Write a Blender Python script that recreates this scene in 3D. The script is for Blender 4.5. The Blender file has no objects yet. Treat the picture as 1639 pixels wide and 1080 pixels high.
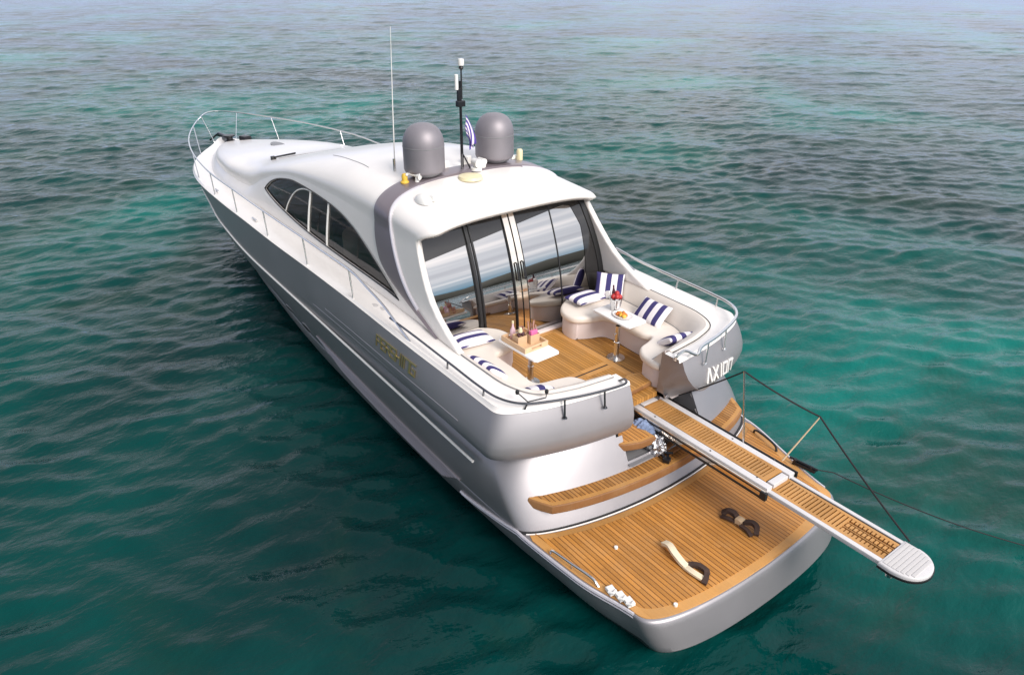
import bpy, bmesh, math, random
import numpy as np
from mathutils import Vector, Matrix, Euler
random.seed(7); rng = np.random.default_rng(11)
scene = bpy.context.scene
COL = scene.collection

# ------------------------------------------------------------------ camera
CAM = np.array([-3.498, 6.997, 7.713]); YAW, PITCH, ROLL, FPX, PW, PH = -0.639078, 0.482843, 0.003045, 1169.43, 1639.0, 1080.0
_f = np.array([math.cos(PITCH)*math.cos(YAW), math.cos(PITCH)*math.sin(YAW), -math.sin(PITCH)])
_r = np.array([math.sin(YAW), -math.cos(YAW), 0.0]); _u = np.cross(_r, _f)
RV, UV, FV = math.cos(ROLL)*_r+math.sin(ROLL)*_u, -math.sin(ROLL)*_r+math.cos(ROLL)*_u, _f
cd = bpy.data.cameras.new('camera'); cam = bpy.data.objects.new('camera', cd); COL.objects.link(cam)
cam.matrix_world = Matrix(((RV[0], UV[0], -FV[0], CAM[0]), (RV[1], UV[1], -FV[1], CAM[1]), (RV[2], UV[2], -FV[2], CAM[2]), (0, 0, 0, 1)))
cd.sensor_width = 36.0; cd.lens = FPX/PW*36.0; cd.clip_start = 0.1; cd.clip_end = 9000
scene.camera = cam

def at(px, py, axis, val):
    """world point seen at a photo pixel, at a known height / side / length coordinate"""
    d = FV+RV*(px-PW/2)/FPX-UV*(py-PH/2)/FPX
    t = (val-CAM[axis])/d[axis]
    return CAM+t*d

# ------------------------------------------------------------------ sky, sun, exposure
SUN_EL, SUN_AZ = math.radians(36), math.radians(180)      # azimuth from +x (bow) towards +y (port)
w = bpy.data.worlds.new('World'); scene.world = w; w.use_nodes = True
nt = w.node_tree; N = nt.nodes; L = nt.links
for n in list(N): N.remove(n)
def nd(tree, kind, **kw):
    n = tree.nodes.new(kind)
    for k, v in kw.items():
        if k in n.inputs: n.inputs[k].default_value = v
        else: setattr(n, k, v)
    return n
out = nd(nt, 'ShaderNodeOutputWorld'); bg = nd(nt, 'ShaderNodeBackground'); L.new(bg.outputs[0], out.inputs[0])
bg.inputs['Strength'].default_value = 0.080
sky = nd(nt, 'ShaderNodeTexSky', sky_type='NISHITA', sun_disc=False, sun_elevation=SUN_EL, sun_rotation=math.radians(90)-SUN_AZ)
tc = nd(nt, 'ShaderNodeTexCoord'); sp = nd(nt, 'ShaderNodeSeparateXYZ'); L.new(tc.outputs['Generated'], sp.inputs[0])
def wm(op, a, b=None, clamp=False):
    n = nt.nodes.new('ShaderNodeMath'); n.operation = op; n.use_clamp = clamp
    for i, v in enumerate((a, b)):
        if v is None: continue
        if isinstance(v, (int, float)): n.inputs[i].default_value = v
        else: L.new(v, n.inputs[i])
    return n.outputs[0]
zz = wm('ADD', wm('MAXIMUM', sp.outputs[2], 0.0), 0.10)
cx = wm('DIVIDE', sp.outputs[0], zz); cy = wm('DIVIDE', sp.outputs[1], zz)
cb = nd(nt, 'ShaderNodeCombineXYZ'); L.new(wm('MULTIPLY', wm('ADD', wm('MULTIPLY', cx, .8), wm('MULTIPLY', cy, .6)), 0.75), cb.inputs[0])
L.new(wm('MULTIPLY', wm('SUBTRACT', wm('MULTIPLY', cy, .8), wm('MULTIPLY', cx, .6)), 0.22), cb.inputs[1])
cn = nd(nt, 'ShaderNodeTexNoise', Scale=1.3, Detail=7.0, Roughness=0.55, Distortion=0.35); L.new(cb.outputs[0], cn.inputs['Vector'])
rc = nd(nt, 'ShaderNodeValToRGB'); L.new(cn.outputs[0], rc.inputs[0])
rc.color_ramp.elements[0].position = 0.36; rc.color_ramp.elements[0].color = (4.9, 4.9, 5.4, 1)
rc.color_ramp.elements[1].position = 0.66; rc.color_ramp.elements[1].color = (10.6, 10.1, 10.1, 1)
e = rc.color_ramp.elements.new(0.52); e.color = (6.6, 6.7, 7.2, 1)
cover = wm('MULTIPLY', wm('ADD', wm('MULTIPLY', sp.outputs[2], 9.0), -0.30), 1.0, True)
cover = wm('MULTIPLY', cover, 0.93)
glow = wm('ADD', 0.92, wm('ADD', wm('MULTIPLY', wm('POWER', wm('MAXIMUM', wm('MULTIPLY', sp.outputs[0], -1.0), 0.0), 2.0), 0.85), wm('MULTIPLY', sp.outputs[1], -.48)))
mx = nd(nt, 'ShaderNodeMix', data_type='RGBA'); L.new(cover, mx.inputs[0]); aft_ = wm('ADD', wm('MULTIPLY', sp.outputs[0], -1.6), 0.35, True)
lowc = nd(nt, 'ShaderNodeMix', data_type='RGBA'); L.new(aft_, lowc.inputs[0]); lowc.inputs[6].default_value = (4.4, 5.4, 8.4, 1); lowc.inputs[7].default_value = (1.0, 3.6, 6.0, 1); L.new(lowc.outputs[2], mx.inputs[6])
vm = nd(nt, 'ShaderNodeVectorMath', operation='SCALE'); L.new(rc.outputs[0], vm.inputs[0]); L.new(glow, vm.inputs['Scale']); L.new(vm.outputs[0], mx.inputs[7])
mx2 = nd(nt, 'ShaderNodeMix', data_type='RGBA'); mx2.inputs[0].default_value = .92; L.new(sky.outputs[0], mx2.inputs[6]); L.new(mx.outputs[2], mx2.inputs[7])
L.new(mx2.outputs[2], bg.inputs['Color'])

sd = bpy.data.lights.new('sun', 'SUN'); sun = bpy.data.objects.new('sun', sd); COL.objects.link(sun)
sd.energy = 2.0; sd.angle = math.radians(26); sd.color = (1.0, 0.93, 0.86)
sdir = Vector((math.cos(SUN_EL)*math.cos(SUN_AZ), math.cos(SUN_EL)*math.sin(SUN_AZ), math.sin(SUN_EL)))
sun.rotation_euler = sdir.to_track_quat('Z', 'Y').to_euler()
scene.view_settings.view_transform = 'Standard'; scene.view_settings.look = 'None'
scene.view_settings.exposure = 0.78; scene.view_settings.gamma = 1.0

# ------------------------------------------------------------------ helpers
def thing(name, label, cat, loc=(0, 0, 0), group=None):
    o = bpy.data.objects.new(name, None); COL.objects.link(o); o.location = loc; o.empty_display_size = .2
    o['label'] = label; o['category'] = cat
    if group: o['group'] = group
    return o
def tag(o, label, cat, group=None):
    o['label'] = label; o['category'] = cat
    if group: o['group'] = group
    return o
class MB:
    def __init__(s): s.v = []; s.f = []
    def grid(s, P, closeu=False, closev=False, flip=False):
        """P: array (nu, nv, 3)"""
        P = np.asarray(P, float); nu, nv = P.shape[:2]; b = len(s.v)
        s.v += [tuple(p) for p in P.reshape(-1, 3)]
        for i in range(nu if closeu else nu-1):
            for j in range(nv if closev else nv-1):
                q = (b+i*nv+j, b+((i+1) % nu)*nv+j, b+((i+1) % nu)*nv+(j+1) % nv, b+i*nv+(j+1) % nv)
                s.f.append(q[::-1] if flip else q)
        return s
    def poly(s, pts, flip=False):
        b = len(s.v); s.v += [tuple(p) for p in pts]; q = tuple(range(b, b+len(pts)))
        s.f.append(q[::-1] if flip else q); return s
    def tube(s, path, r, n=8, closed=False, cap=True):
        P = [Vector(p) for p in path]; m = len(P); R = r if hasattr(r, '__len__') else [r]*m
        ring = []; prev = None
        for i in range(m):
            a = P[i-1] if (i > 0 or closed) else P[i]; c = P[(i+1) % m] if (i < m-1 or closed) else P[i]
            t = (c-a).normalized()
            if prev is None:
                u = t.cross(Vector((0, 0, 1)))
                if u.length < 1e-3: u = t.cross(Vector((1, 0, 0)))
            else: u = prev-t*prev.dot(t)
            u.normalize(); prev = u; v = t.cross(u)
            ring.append([P[i]+(u*math.cos(k*2*math.pi/n)+v*math.sin(k*2*math.pi/n))*R[i] for k in range(n)])
        b = len(s.v)
        s.grid(np.array([[tuple(q) for q in rr] for rr in ring]), closeu=closed, closev=True)
        if cap and not closed:
            s.f.append(tuple(range(b, b+n))[::-1]); s.f.append(tuple(b+(m-1)*n+k for k in range(n)))
        return s
    def lathe(s, prof, c=(0, 0, 0), n=32):
        P = [[(c[0]+r*math.cos(k*2*math.pi/n), c[1]+r*math.sin(k*2*math.pi/n), c[2]+z) for k in range(n)] for r, z in prof]
        return s.grid(np.array(P), closev=True, flip=True)
    def box(s, c, d, rz=0.0, bev=0.0):
        x, y, z = d[0]/2, d[1]/2, d[2]/2
        o = [(-x, -y), (x, -y), (x, y), (-x, y)]
        ca, sa = math.cos(rz), math.sin(rz)
        o = [(c[0]+p[0]*ca-p[1]*sa, c[1]+p[0]*sa+p[1]*ca) for p in o]
        return s.slab(o, c[2]-z, c[2]+z, bev)
    def slab(s, outline, z0, z1, r=0.0, rb=0.0, n=4):
        """extruded outline (ccw or cw), top edge rounded by r, bottom by rb"""
        o = np.array([(p[0], p[1]) for p in outline], float)
        A = 0.5*np.sum(o[:, 0]*np.roll(o[:, 1], -1)-np.roll(o[:, 0], -1)*o[:, 1])
        if A < 0: o = o[::-1]
        def inset(d):
            if d == 0: return o
            a = o-np.roll(o, 1, 0); c = np.roll(o, -1, 0)-o
            a /= np.linalg.norm(a, axis=1)[:, None]+1e-12; c /= np.linalg.norm(c, axis=1)[:, None]+1e-12
            na = np.stack([-a[:, 1], a[:, 0]], 1); nc = np.stack([-c[:, 1], c[:, 0]], 1)
            k = np.clip(1+np.sum(na*nc, 1), .35, 2)
            return o+d*(na+nc)/k[:, None]
        rings = []
        if rb > 0:
            for k in range(n+1):
                t = k/n*math.pi/2; rings.append((inset(rb*(1-math.sin(t))), z0+rb*(1-math.cos(t))))
        else: rings.append((o, z0))
        if r > 0:
            for k in range(n+1):
                t = k/n*math.pi/2; rings.append((inset(r*(1-math.cos(t))), z1-r+r*math.sin(t)))
        else: rings.append((o, z1))
        b = len(s.v); m = len(o)
        s.grid(np.array([[(p[0], p[1], z) for p in q] for q, z in rings]), closev=True, flip=True)
        s.f.append(tuple(range(b, b+m))[::-1]); e_ = b+(len(rings)-1)*m; s.f.append(tuple(range(e_, e_+m)))
        return s
    def build(s, name, mat, parent=None, loc=None, smooth=35, merge=1e-4, rot=None):
        me = bpy.data.meshes.new(name)
        bm = bmesh.new(); vs = [bm.verts.new(p) for p in s.v]
        for f in s.f:
            try: bm.faces.new([vs[i] for i in f])
            except ValueError: pass
        if merge: bmesh.ops.remove_doubles(bm, verts=bm.verts, dist=merge)
        bmesh.ops.dissolve_degenerate(bm, edges=bm.edges, dist=1e-6)
        bm.to_mesh(me); bm.free()
        me.materials.append(mat)
        for p in me.polygons: p.use_smooth = True
        me.set_sharp_from_angle(angle=math.radians(smooth))
        o = bpy.data.objects.new(name, me); COL.objects.link(o)
        if parent is not None:
            o.parent = parent
            if loc is None:                     # mesh is in world coordinates
                q = parent; T = Vector((0, 0, 0))
                while q is not None: T += Vector(q.location); q = q.parent
                o.location = -T
            else: o.location = loc
        elif loc is not None: o.location = loc
        if rot is not None: o.rotation_euler = rot
        return o
def recalc(o):
    bm = bmesh.new(); bm.from_mesh(o.data); bmesh.ops.recalc_face_normals(bm, faces=bm.faces); bm.to_mesh(o.data); bm.free(); return o
def smooth_path(pts, n=8, closed=False):
    P = [np.array(p, float) for p in pts]; m = len(P); outp = []
    for i in range(m if closed else m-1):
        p0 = P[i-1] if (i > 0 or closed) else 2*P[0]-P[1]; p1 = P[i]; p2 = P[(i+1) % m]
        p3 = P[(i+2) % m] if (i+2 < m or closed) else 2*P[-1]-P[-2]
        for k in range(n):
            t = k/n
            outp.append(.5*((2*p1)+(-p0+p2)*t+(2*p0-5*p1+4*p2-p3)*t*t+(-p0+3*p1-3*p2+p3)*t**3))
    if not closed: outp.append(P[-1])
    return outp
def table(xs, ys):
    """monotone cubic interpolation"""
    xs = np.array(xs, float); ys = np.array(ys, float); h = np.diff(xs); d = np.diff(ys)/h
    m = np.zeros(len(xs)); m[0] = d[0]; m[-1] = d[-1]
    for i in range(1, len(xs)-1):
        if d[i-1]*d[i] > 0:
            w1 = 2*h[i]+h[i-1]; w2 = h[i]+2*h[i-1]; m[i] = (w1+w2)/(w1/d[i-1]+w2/d[i])
    def f(x):
        x = min(max(x, xs[0]), xs[-1]); i = min(max(int(np.searchsorted(xs, x))-1, 0), len(h)-1)
        t = (x-xs[i])/h[i]
        return (2*t**3-3*t*t+1)*ys[i]+(t**3-2*t*t+t)*h[i]*m[i]+(-2*t**3+3*t*t)*ys[i+1]+(t**3-t*t)*h[i]*m[i+1]
    return f
def mir(o): return [(p[0], -p[1]) + tuple(p[2:]) for p in o]

# ------------------------------------------------------------------ materials
def mat(name, color, rough=.4, metal=0.0, coat=0.0, spec=.5, bump=None, var=0.0, varscale=3.0, **kw):
    m = bpy.data.materials.new(name); m.use_nodes = True; t = m.node_tree; b = t.nodes['Principled BSDF']
    b.inputs['Base Color'].default_value = (*color, 1); b.inputs['Roughness'].default_value = rough
    b.inputs['Metallic'].default_value = metal; b.inputs['Coat Weight'].default_value = coat; b.inputs['Coat Roughness'].default_value = .06
    b.inputs['Specular IOR Level'].default_value = spec
    for k, v in kw.items(): b.inputs[k.replace('_', ' ')].default_value = v
    tcn = t.nodes.new('ShaderNodeTexCoord')
    if var:
        n = nd(t, 'ShaderNodeTexNoise', Scale=varscale, Detail=5.0, Roughness=.6); t.links.new(tcn.outputs['Object'], n.inputs['Vector'])
        r = nd(t, 'ShaderNodeValToRGB'); t.links.new(n.outputs[0], r.inputs[0])
        r.color_ramp.elements[0].position = .3; r.color_ramp.elements[0].color = (*[c*(1-var) for c in color], 1)
        r.color_ramp.elements[1].position = .7; r.color_ramp.elements[1].color = (*[min(1, c*(1+var)) for c in color], 1)
        t.links.new(r.outputs[0], b.inputs['Base Color'])
        q = nd(t, 'ShaderNodeMapRange'); t.links.new(n.outputs[0], q.inputs[0]); q.inputs[3].default_value = rough*.8; q.inputs[4].default_value = min(1, rough*1.3)
        t.links.new(q.outputs[0], b.inputs['Roughness'])
    if bump:
        n = nd(t, 'ShaderNodeTexNoise', Scale=bump[0], Detail=4.0); t.links.new(tcn.outputs['Object'], n.inputs['Vector'])
        bp = nd(t, 'ShaderNodeBump', Strength=bump[1], Distance=bump[2]); t.links.new(n.outputs[0], bp.inputs['Height']); t.links.new(bp.outputs[0], b.inputs['Normal'])
    return m
M = {}
M['gelcoat'] = mat('white gelcoat', (.82, .785, .75), .3, coat=.3, var=.03, varscale=1.3)
M['paint'] = mat('silver grey hull paint', (.36, .345, .36), .46, metal=.60, coat=.08, var=.05, varscale=.8, bump=(.9, .06, .05))
M['hullpaint'] = mat('hull paint copy with dark reflections', (.335, .32, .333), .38, metal=.64, coat=.10, var=.05, varscale=.8, bump=(.9, .08, .06))  # copy of the hull paint, darkened and glossier to imitate dark water reflections
M['wing'] = mat('silver coaming paint', (.60, .575, .61), .3, metal=.25, coat=.5, var=.03, varscale=.8)
M['arch'] = mat('mauve grey arch paint', (.23, .195, .215), .34, metal=.4, coat=.2, var=.05, varscale=1.0)
M['dome'] = mat('grey dome paint', (.27, .25, .27), .5, metal=.5, coat=.0, var=.07, varscale=2.5)
M['antifoul'] = mat('dark antifouling', (.02, .028, .03), .5, var=.2)
M['steel'] = mat('polished steel', (.72, .71, .70), .2, metal=1.0)
M['chrome'] = mat('chrome strip', (.88, .78, .66), .1, metal=1.0)
M['black'] = mat('black rubber', (.012, .012, .013), .45)
M['blackmetal'] = mat('dark metal', (.03, .03, .034), .3, metal=.6)
M['whiteplastic'] = mat('white plastic', (.78, .77, .74), .35, var=.04)
M['vinyl'] = mat('cream vinyl', (.77, .70, .625), .48, bump=(260, .12, .002), var=.03, varscale=4)
M['vinylbase'] = mat('pale seat moulding', (.70, .62, .61), .4, var=.02)
M['yellow'] = mat('yellow plastic', (.72, .46, .06), .4)
M['cream'] = mat('aged cream plastic', (.74, .66, .42), .45)
M['gold'] = mat('gold letters', (.62, .50, .24), .3, metal=.9)
M['grey'] = mat('grey plastic', (.2, .2, .21), .45)
M['ribbed'] = mat('ribbed grey plastic', (.55, .53, .52), .5)
M['rope'] = mat('black rope', (.014, .014, .016), .8, bump=(90, .5, .004))
M['bluecloth'] = mat('faded blue cloth', (.20, .26, .40), .85, bump=(18, .6, .03), var=.25, varscale=6)
M['shoe'] = mat('off white mesh fabric', (.66, .63, .60), .8, bump=(60, .4, .006), var=.1, varscale=9)
M['foil'] = mat('crumpled silver bag', (.62, .62, .64), .22, metal=.9, bump=(14, 1.0, .05))
M['cardboard'] = mat('pale cardboard', (.60, .41, .25), .7, var=.06, varscale=12)
M['traywood'] = mat('blond tray wood', (.66, .45, .27), .5, var=.08, varscale=9)
M['tablewhite'] = mat('white table laminate', (.84, .82, .81), .22, coat=.4)
M['gangpaint'] = mat('silver white gangway paint', (.62, .60, .60), .35, coat=.2, var=.05, varscale=3)
M['louvre'] = mat('grey louvre metal', (.30, .275, .29), .4, metal=.5)
M['shadedsteel'] = mat('shaded steel tube', (.16, .16, .17), .22, metal=1.0)  # darker copy of the rail steel; dark water reflection put into its colour
M['pink'] = mat('pink packet', (.72, .16, .36), .5); M['rose'] = mat('rose glass', (.74, .52, .58), .12, coat=.4)
M['glassware'] = mat('amber glass', (.50, .27, .22), .1, coat=.5)
M['red'] = mat('red fruit', (.45, .03, .03), .35); M['orange'] = mat('orange food', (.60, .20, .03), .5, var=.4, varscale=40)
M['darkfruit'] = mat('dark fruit', (.07, .02, .03), .4); M['tan'] = mat('tan webbing', (.55, .41, .26), .8, bump=(120, .4, .003))
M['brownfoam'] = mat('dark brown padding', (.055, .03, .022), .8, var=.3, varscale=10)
M['creamfoam'] = mat('cream padding', (.74, .64, .46), .75, var=.1, varscale=8)
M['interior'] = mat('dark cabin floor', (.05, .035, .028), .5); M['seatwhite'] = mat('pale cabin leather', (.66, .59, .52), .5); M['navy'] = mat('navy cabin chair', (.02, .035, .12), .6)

M['blackglass'] = mat('black tint and reflection glass', (.022, .021, .021), .05, spec=.6)
def mirror_glass():
    m = bpy.data.materials.new('mirrored door glass'); m.use_nodes = True; b = m.node_tree.nodes['Principled BSDF']
    b.inputs['Base Color'].default_value = (.44, .43, .42, 1); b.inputs['Metallic'].default_value = 1.0; b.inputs['Roughness'].default_value = .015
    return m
M['mirror'] = mirror_glass()
def tinted():
    m = bpy.data.materials.new('tinted side glass'); m.use_nodes = True; t = m.node_tree
    for n in list(t.nodes): t.nodes.remove(n)
    o = nd(t, 'ShaderNodeOutputMaterial'); tr = nd(t, 'ShaderNodeBsdfTransparent'); tr.inputs[0].default_value = (.42, .40, .39, 1)
    gl = nd(t, 'ShaderNodeBsdfGlossy', Roughness=.01); gl.inputs[0].default_value = (.9, .9, .9, 1)
    fr = nd(t, 'ShaderNodeFresnel', IOR=1.38); mxn = nd(t, 'ShaderNodeMixShader')
    t.links.new(fr.outputs[0], mxn.inputs[0]); t.links.new(tr.outputs[0], mxn.inputs[1]); t.links.new(gl.outputs[0], mxn.inputs[2]); t.links.new(mxn.outputs[0], o.inputs[0])
    return m
M['tint'] = tinted()

def teak(name, axis, pitch, caulk, base=(.47, .215, .048), dark=(.12, .05, .014)):
    m = bpy.data.materials.new(name); m.use_nodes = True; t = m.node_tree; b = t.nodes['Principled BSDF']; K = t.links.new
    c = nd(t, 'ShaderNodeTexCoord'); s = nd(t, 'ShaderNodeSeparateXYZ'); K(c.outputs['Object'], s.inputs[0])
    def mm(op, a, bb=None):
        n = t.nodes.new('ShaderNodeMath'); n.operation = op
        for i, v in enumerate((a, bb)):
            if v is None: continue
            if isinstance(v, (int, float)): n.inputs[i].default_value = v
            else: K(v, n.inputs[i])
        return n.outputs[0]
    across = s.outputs[axis]; along = s.outputs[1-axis]
    u = mm('DIVIDE', mm('ADD', across, 50.0), pitch); idx = mm('FLOOR', u); fr = mm('FRACT', u)
    cm = nd(t, 'ShaderNodeCombineXYZ'); K(idx, cm.inputs[0]); K(mm('FLOOR', mm('ADD', mm('MULTIPLY', along, .55), mm('MULTIPLY', mm('FRACT', mm('MULTIPLY', idx, .618)), 3.0))), cm.inputs[1])
    wn = nd(t, 'ShaderNodeTexWhiteNoise', noise_dimensions='2D'); K(cm.outputs[0], wn.inputs['Vector'])
    gv = nd(t, 'ShaderNodeCombineXYZ'); K(mm('MULTIPLY', along, 5.0), gv.inputs[1-axis]); K(mm('MULTIPLY', across, 90.0), gv.inputs[axis]); K(mm('MULTIPLY', idx, 7.3), gv.inputs[2])
    gn = nd(t, 'ShaderNodeTexNoise', Scale=1.0, Detail=4.0, Roughness=.6); K(gv.outputs[0], gn.inputs['Vector'])
    big = nd(t, 'ShaderNodeTexNoise', Scale=1.4, Detail=4.0); K(c.outputs['Object'], big.inputs['Vector'])
    val = mm('ADD', mm('ADD', mm('MULTIPLY', wn.outputs[0], .40), mm('MULTIPLY', gn.outputs[0], .34)), mm('ADD', mm('MULTIPLY', big.outputs[0], .6), .33))
    hs = nd(t, 'ShaderNodeHueSaturation', Saturation=1.0); hs.inputs['Color'].default_value = (*base, 1); K(val, hs.inputs['Value'])
    gm = nd(t, 'ShaderNodeMix', data_type='RGBA'); wr = nd(t, 'ShaderNodeMapRange'); wt_ = nd(t, 'ShaderNodeTexNoise', Scale=2.6, Detail=6.0, Roughness=.65); K(c.outputs['Object'], wt_.inputs['Vector'])
    K(mm('ADD', wt_.outputs[0], mm('MULTIPLY', mm('SUBTRACT', wn.outputs[0], .5), .18)), wr.inputs[0]); wr.inputs[1].default_value = .42; wr.inputs[2].default_value = .75; wr.inputs[4].default_value = .35
    K(wr.outputs[0], gm.inputs[0]); K(hs.outputs[0], gm.inputs[6]); gm.inputs[7].default_value = (.36, .235, .12, 1)
    class hs: outputs = [gm.outputs[2]]
    if caulk:
        isd = mm('LESS_THAN', fr, caulk)
        mxn = nd(t, 'ShaderNodeMix', data_type='RGBA'); K(isd, mxn.inputs[0]); K(hs.outputs[0], mxn.inputs[6]); mxn.inputs[7].default_value = (*dark, 1)
        K(mxn.outputs[2], b.inputs['Base Color'])
        bp = nd(t, 'ShaderNodeBump', Strength=.5, Distance=.003); K(mm('SUBTRACT', 1.0, isd), bp.inputs['Height']); K(bp.outputs[0], b.inputs['Normal'])
    else: K(hs.outputs[0], b.inputs['Base Color'])
    b.inputs['Roughness'].default_value = .55; b.inputs['Specular IOR Level'].default_value = .35
    return m
M['teak_fore'] = teak('teak planks fore and aft', 1, .066, .17, base=(.50, .215, .042), dark=(.15, .06, .015))
M['teak_floor'] = teak('teak cockpit planks', 1, .058, .17, base=(.44, .21, .046), dark=(.20, .09, .02))
M['teak_cross'] = teak('teak short cross planks', 1, .06, .2, base=(.40, .18, .042))
M['teak_plain'] = teak('teak border wood', 1, .4, 0, base=(.52, .26, .075))
M['teak_side'] = teak('varnished teak edge', 1, .4, 0, base=(.26, .12, .045))
M['teak_slat'] = teak('teak grating slats', 0, .3, 0, base=(.47, .235, .07))

def stripes(name, axis, period, off=0.0):
    m = bpy.data.materials.new(name); m.use_nodes = True; t = m.node_tree; b = t.nodes['Principled BSDF']; K = t.links.new
    c = nd(t, 'ShaderNodeTexCoord'); s = nd(t, 'ShaderNodeSeparateXYZ'); K(c.outputs['Object'], s.inputs[0])
    a = nd(t, 'ShaderNodeMath', operation='ADD'); K(s.outputs[axis], a.inputs[0]); a.inputs[1].default_value = off+period*20
    d = nd(t, 'ShaderNodeMath', operation='DIVIDE'); K(a.outputs[0], d.inputs[0]); d.inputs[1].default_value = period
    f = nd(t, 'ShaderNodeMath', operation='FRACT'); K(d.outputs[0], f.inputs[0]); g = nd(t, 'ShaderNodeMath', operation='LESS_THAN'); K(f.outputs[0], g.inputs[0]); g.inputs[1].default_value = .46
    mxn = nd(t, 'ShaderNodeMix', data_type='RGBA'); K(g.outputs[0], mxn.inputs[0]); mxn.inputs[6].default_value = (.82, .78, .80, 1); mxn.inputs[7].default_value = (.055, .048, .16, 1); K(mxn.outputs[2], b.inputs['Base Color'])
    n = nd(t, 'ShaderNodeTexNoise', Scale=220.0); K(c.outputs['Object'], n.inputs['Vector']); bp = nd(t, 'ShaderNodeBump', Strength=.3, Distance=.002); K(n.outputs[0], bp.inputs['Height']); K(bp.outputs[0], b.inputs['Normal'])
    b.inputs['Roughness'].default_value = .85; b.inputs['Specular IOR Level'].default_value = .2
    return m
M['stripe_x'] = stripes('navy white stripes across', 0, .2, .06); M['stripe_y'] = stripes('navy white stripes along', 1, .2, .0)
M['flagblue'] = mat('blue flag cloth', (.08, .05, .30), .8, var=.1, varscale=12); M['flagwhite'] = mat('white flag cloth', (.74, .68, .76), .8, var=.06, varscale=12)

# ------------------------------------------------------------------ sea
def water_material():
    m = bpy.data.materials.new('sea water'); m.use_nodes = True; t = m.node_tree; b = t.nodes['Principled BSDF']; K = t.links.new
    c = nd(t, 'ShaderNodeTexCoord')
    def noise(sx, sy, rot, sc, det, dist=0.0, rough=.5):
        mp = nd(t, 'ShaderNodeMapping'); mp.inputs['Rotation'].default_value[2] = rot; mp.inputs['Scale'].default_value = (sx, sy, 1); K(c.outputs['Object'], mp.inputs[0])
        n = nd(t, 'ShaderNodeTexNoise', Scale=sc, Detail=det, Distortion=dist, Roughness=rough); K(mp.outputs[0], n.inputs['Vector']); return n.outputs[0]
    def ramp(src, stops):
        r = nd(t, 'ShaderNodeValToRGB'); K(src, r.inputs[0]); el = r.color_ramp.elements
        el[0].position, el[0].color = stops[0][0], (*stops[0][1], 1); el[1].position, el[1].color = stops[-1][0], (*stops[-1][1], 1)
        for p, cc in stops[1:-1]: q = el.new(p); q.color = (*cc, 1)
        return r.outputs[0]
    bed = ramp(noise(1, 1, 0, .075, 5, .5), [(.36, (.0005, .021, .021)), (.47, (.0005, .040, .037)), (.56, (.0005, .070, .060)), (.70, (.002, .150, .126))])
    weed = noise(1, 1, .4, .16, 7, .8, .6)
    olive = ramp(weed, [(.52, (0, 0, 0)), (.66, (1, 1, 1))])
    mx1 = nd(t, 'ShaderNodeMix', data_type='RGBA'); q = nd(t, 'ShaderNodeMath', operation='MULTIPLY'); K(olive, q.inputs[0]); q.inputs[1].default_value = .40; K(q.outputs[0], mx1.inputs[0]); K(bed, mx1.inputs[6]); mx1.inputs[7].default_value = (.018, .038, .018, 1)
    K(mx1.outputs[2], b.inputs['Base Color'])
    b.inputs['Roughness'].default_value = .03; b.inputs['IOR'].default_value = 1.333; b.inputs['Specular IOR Level'].default_value = .24
    n1 = noise(1.0, .46, .64, 1.8, 5, .15, .52); n2 = noise(1, .55, .5, 7.0, 4, .15)
    b1 = nd(t, 'ShaderNodeBump', Strength=1.0, Distance=.085); K(n1, b1.inputs['Height'])
    b2 = nd(t, 'ShaderNodeBump', Strength=.8, Distance=.024); K(n2, b2.inputs['Height']); K(b1.outputs[0], b2.inputs['Normal']); K(b2.outputs[0], b.inputs['Normal'])
    return m
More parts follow.
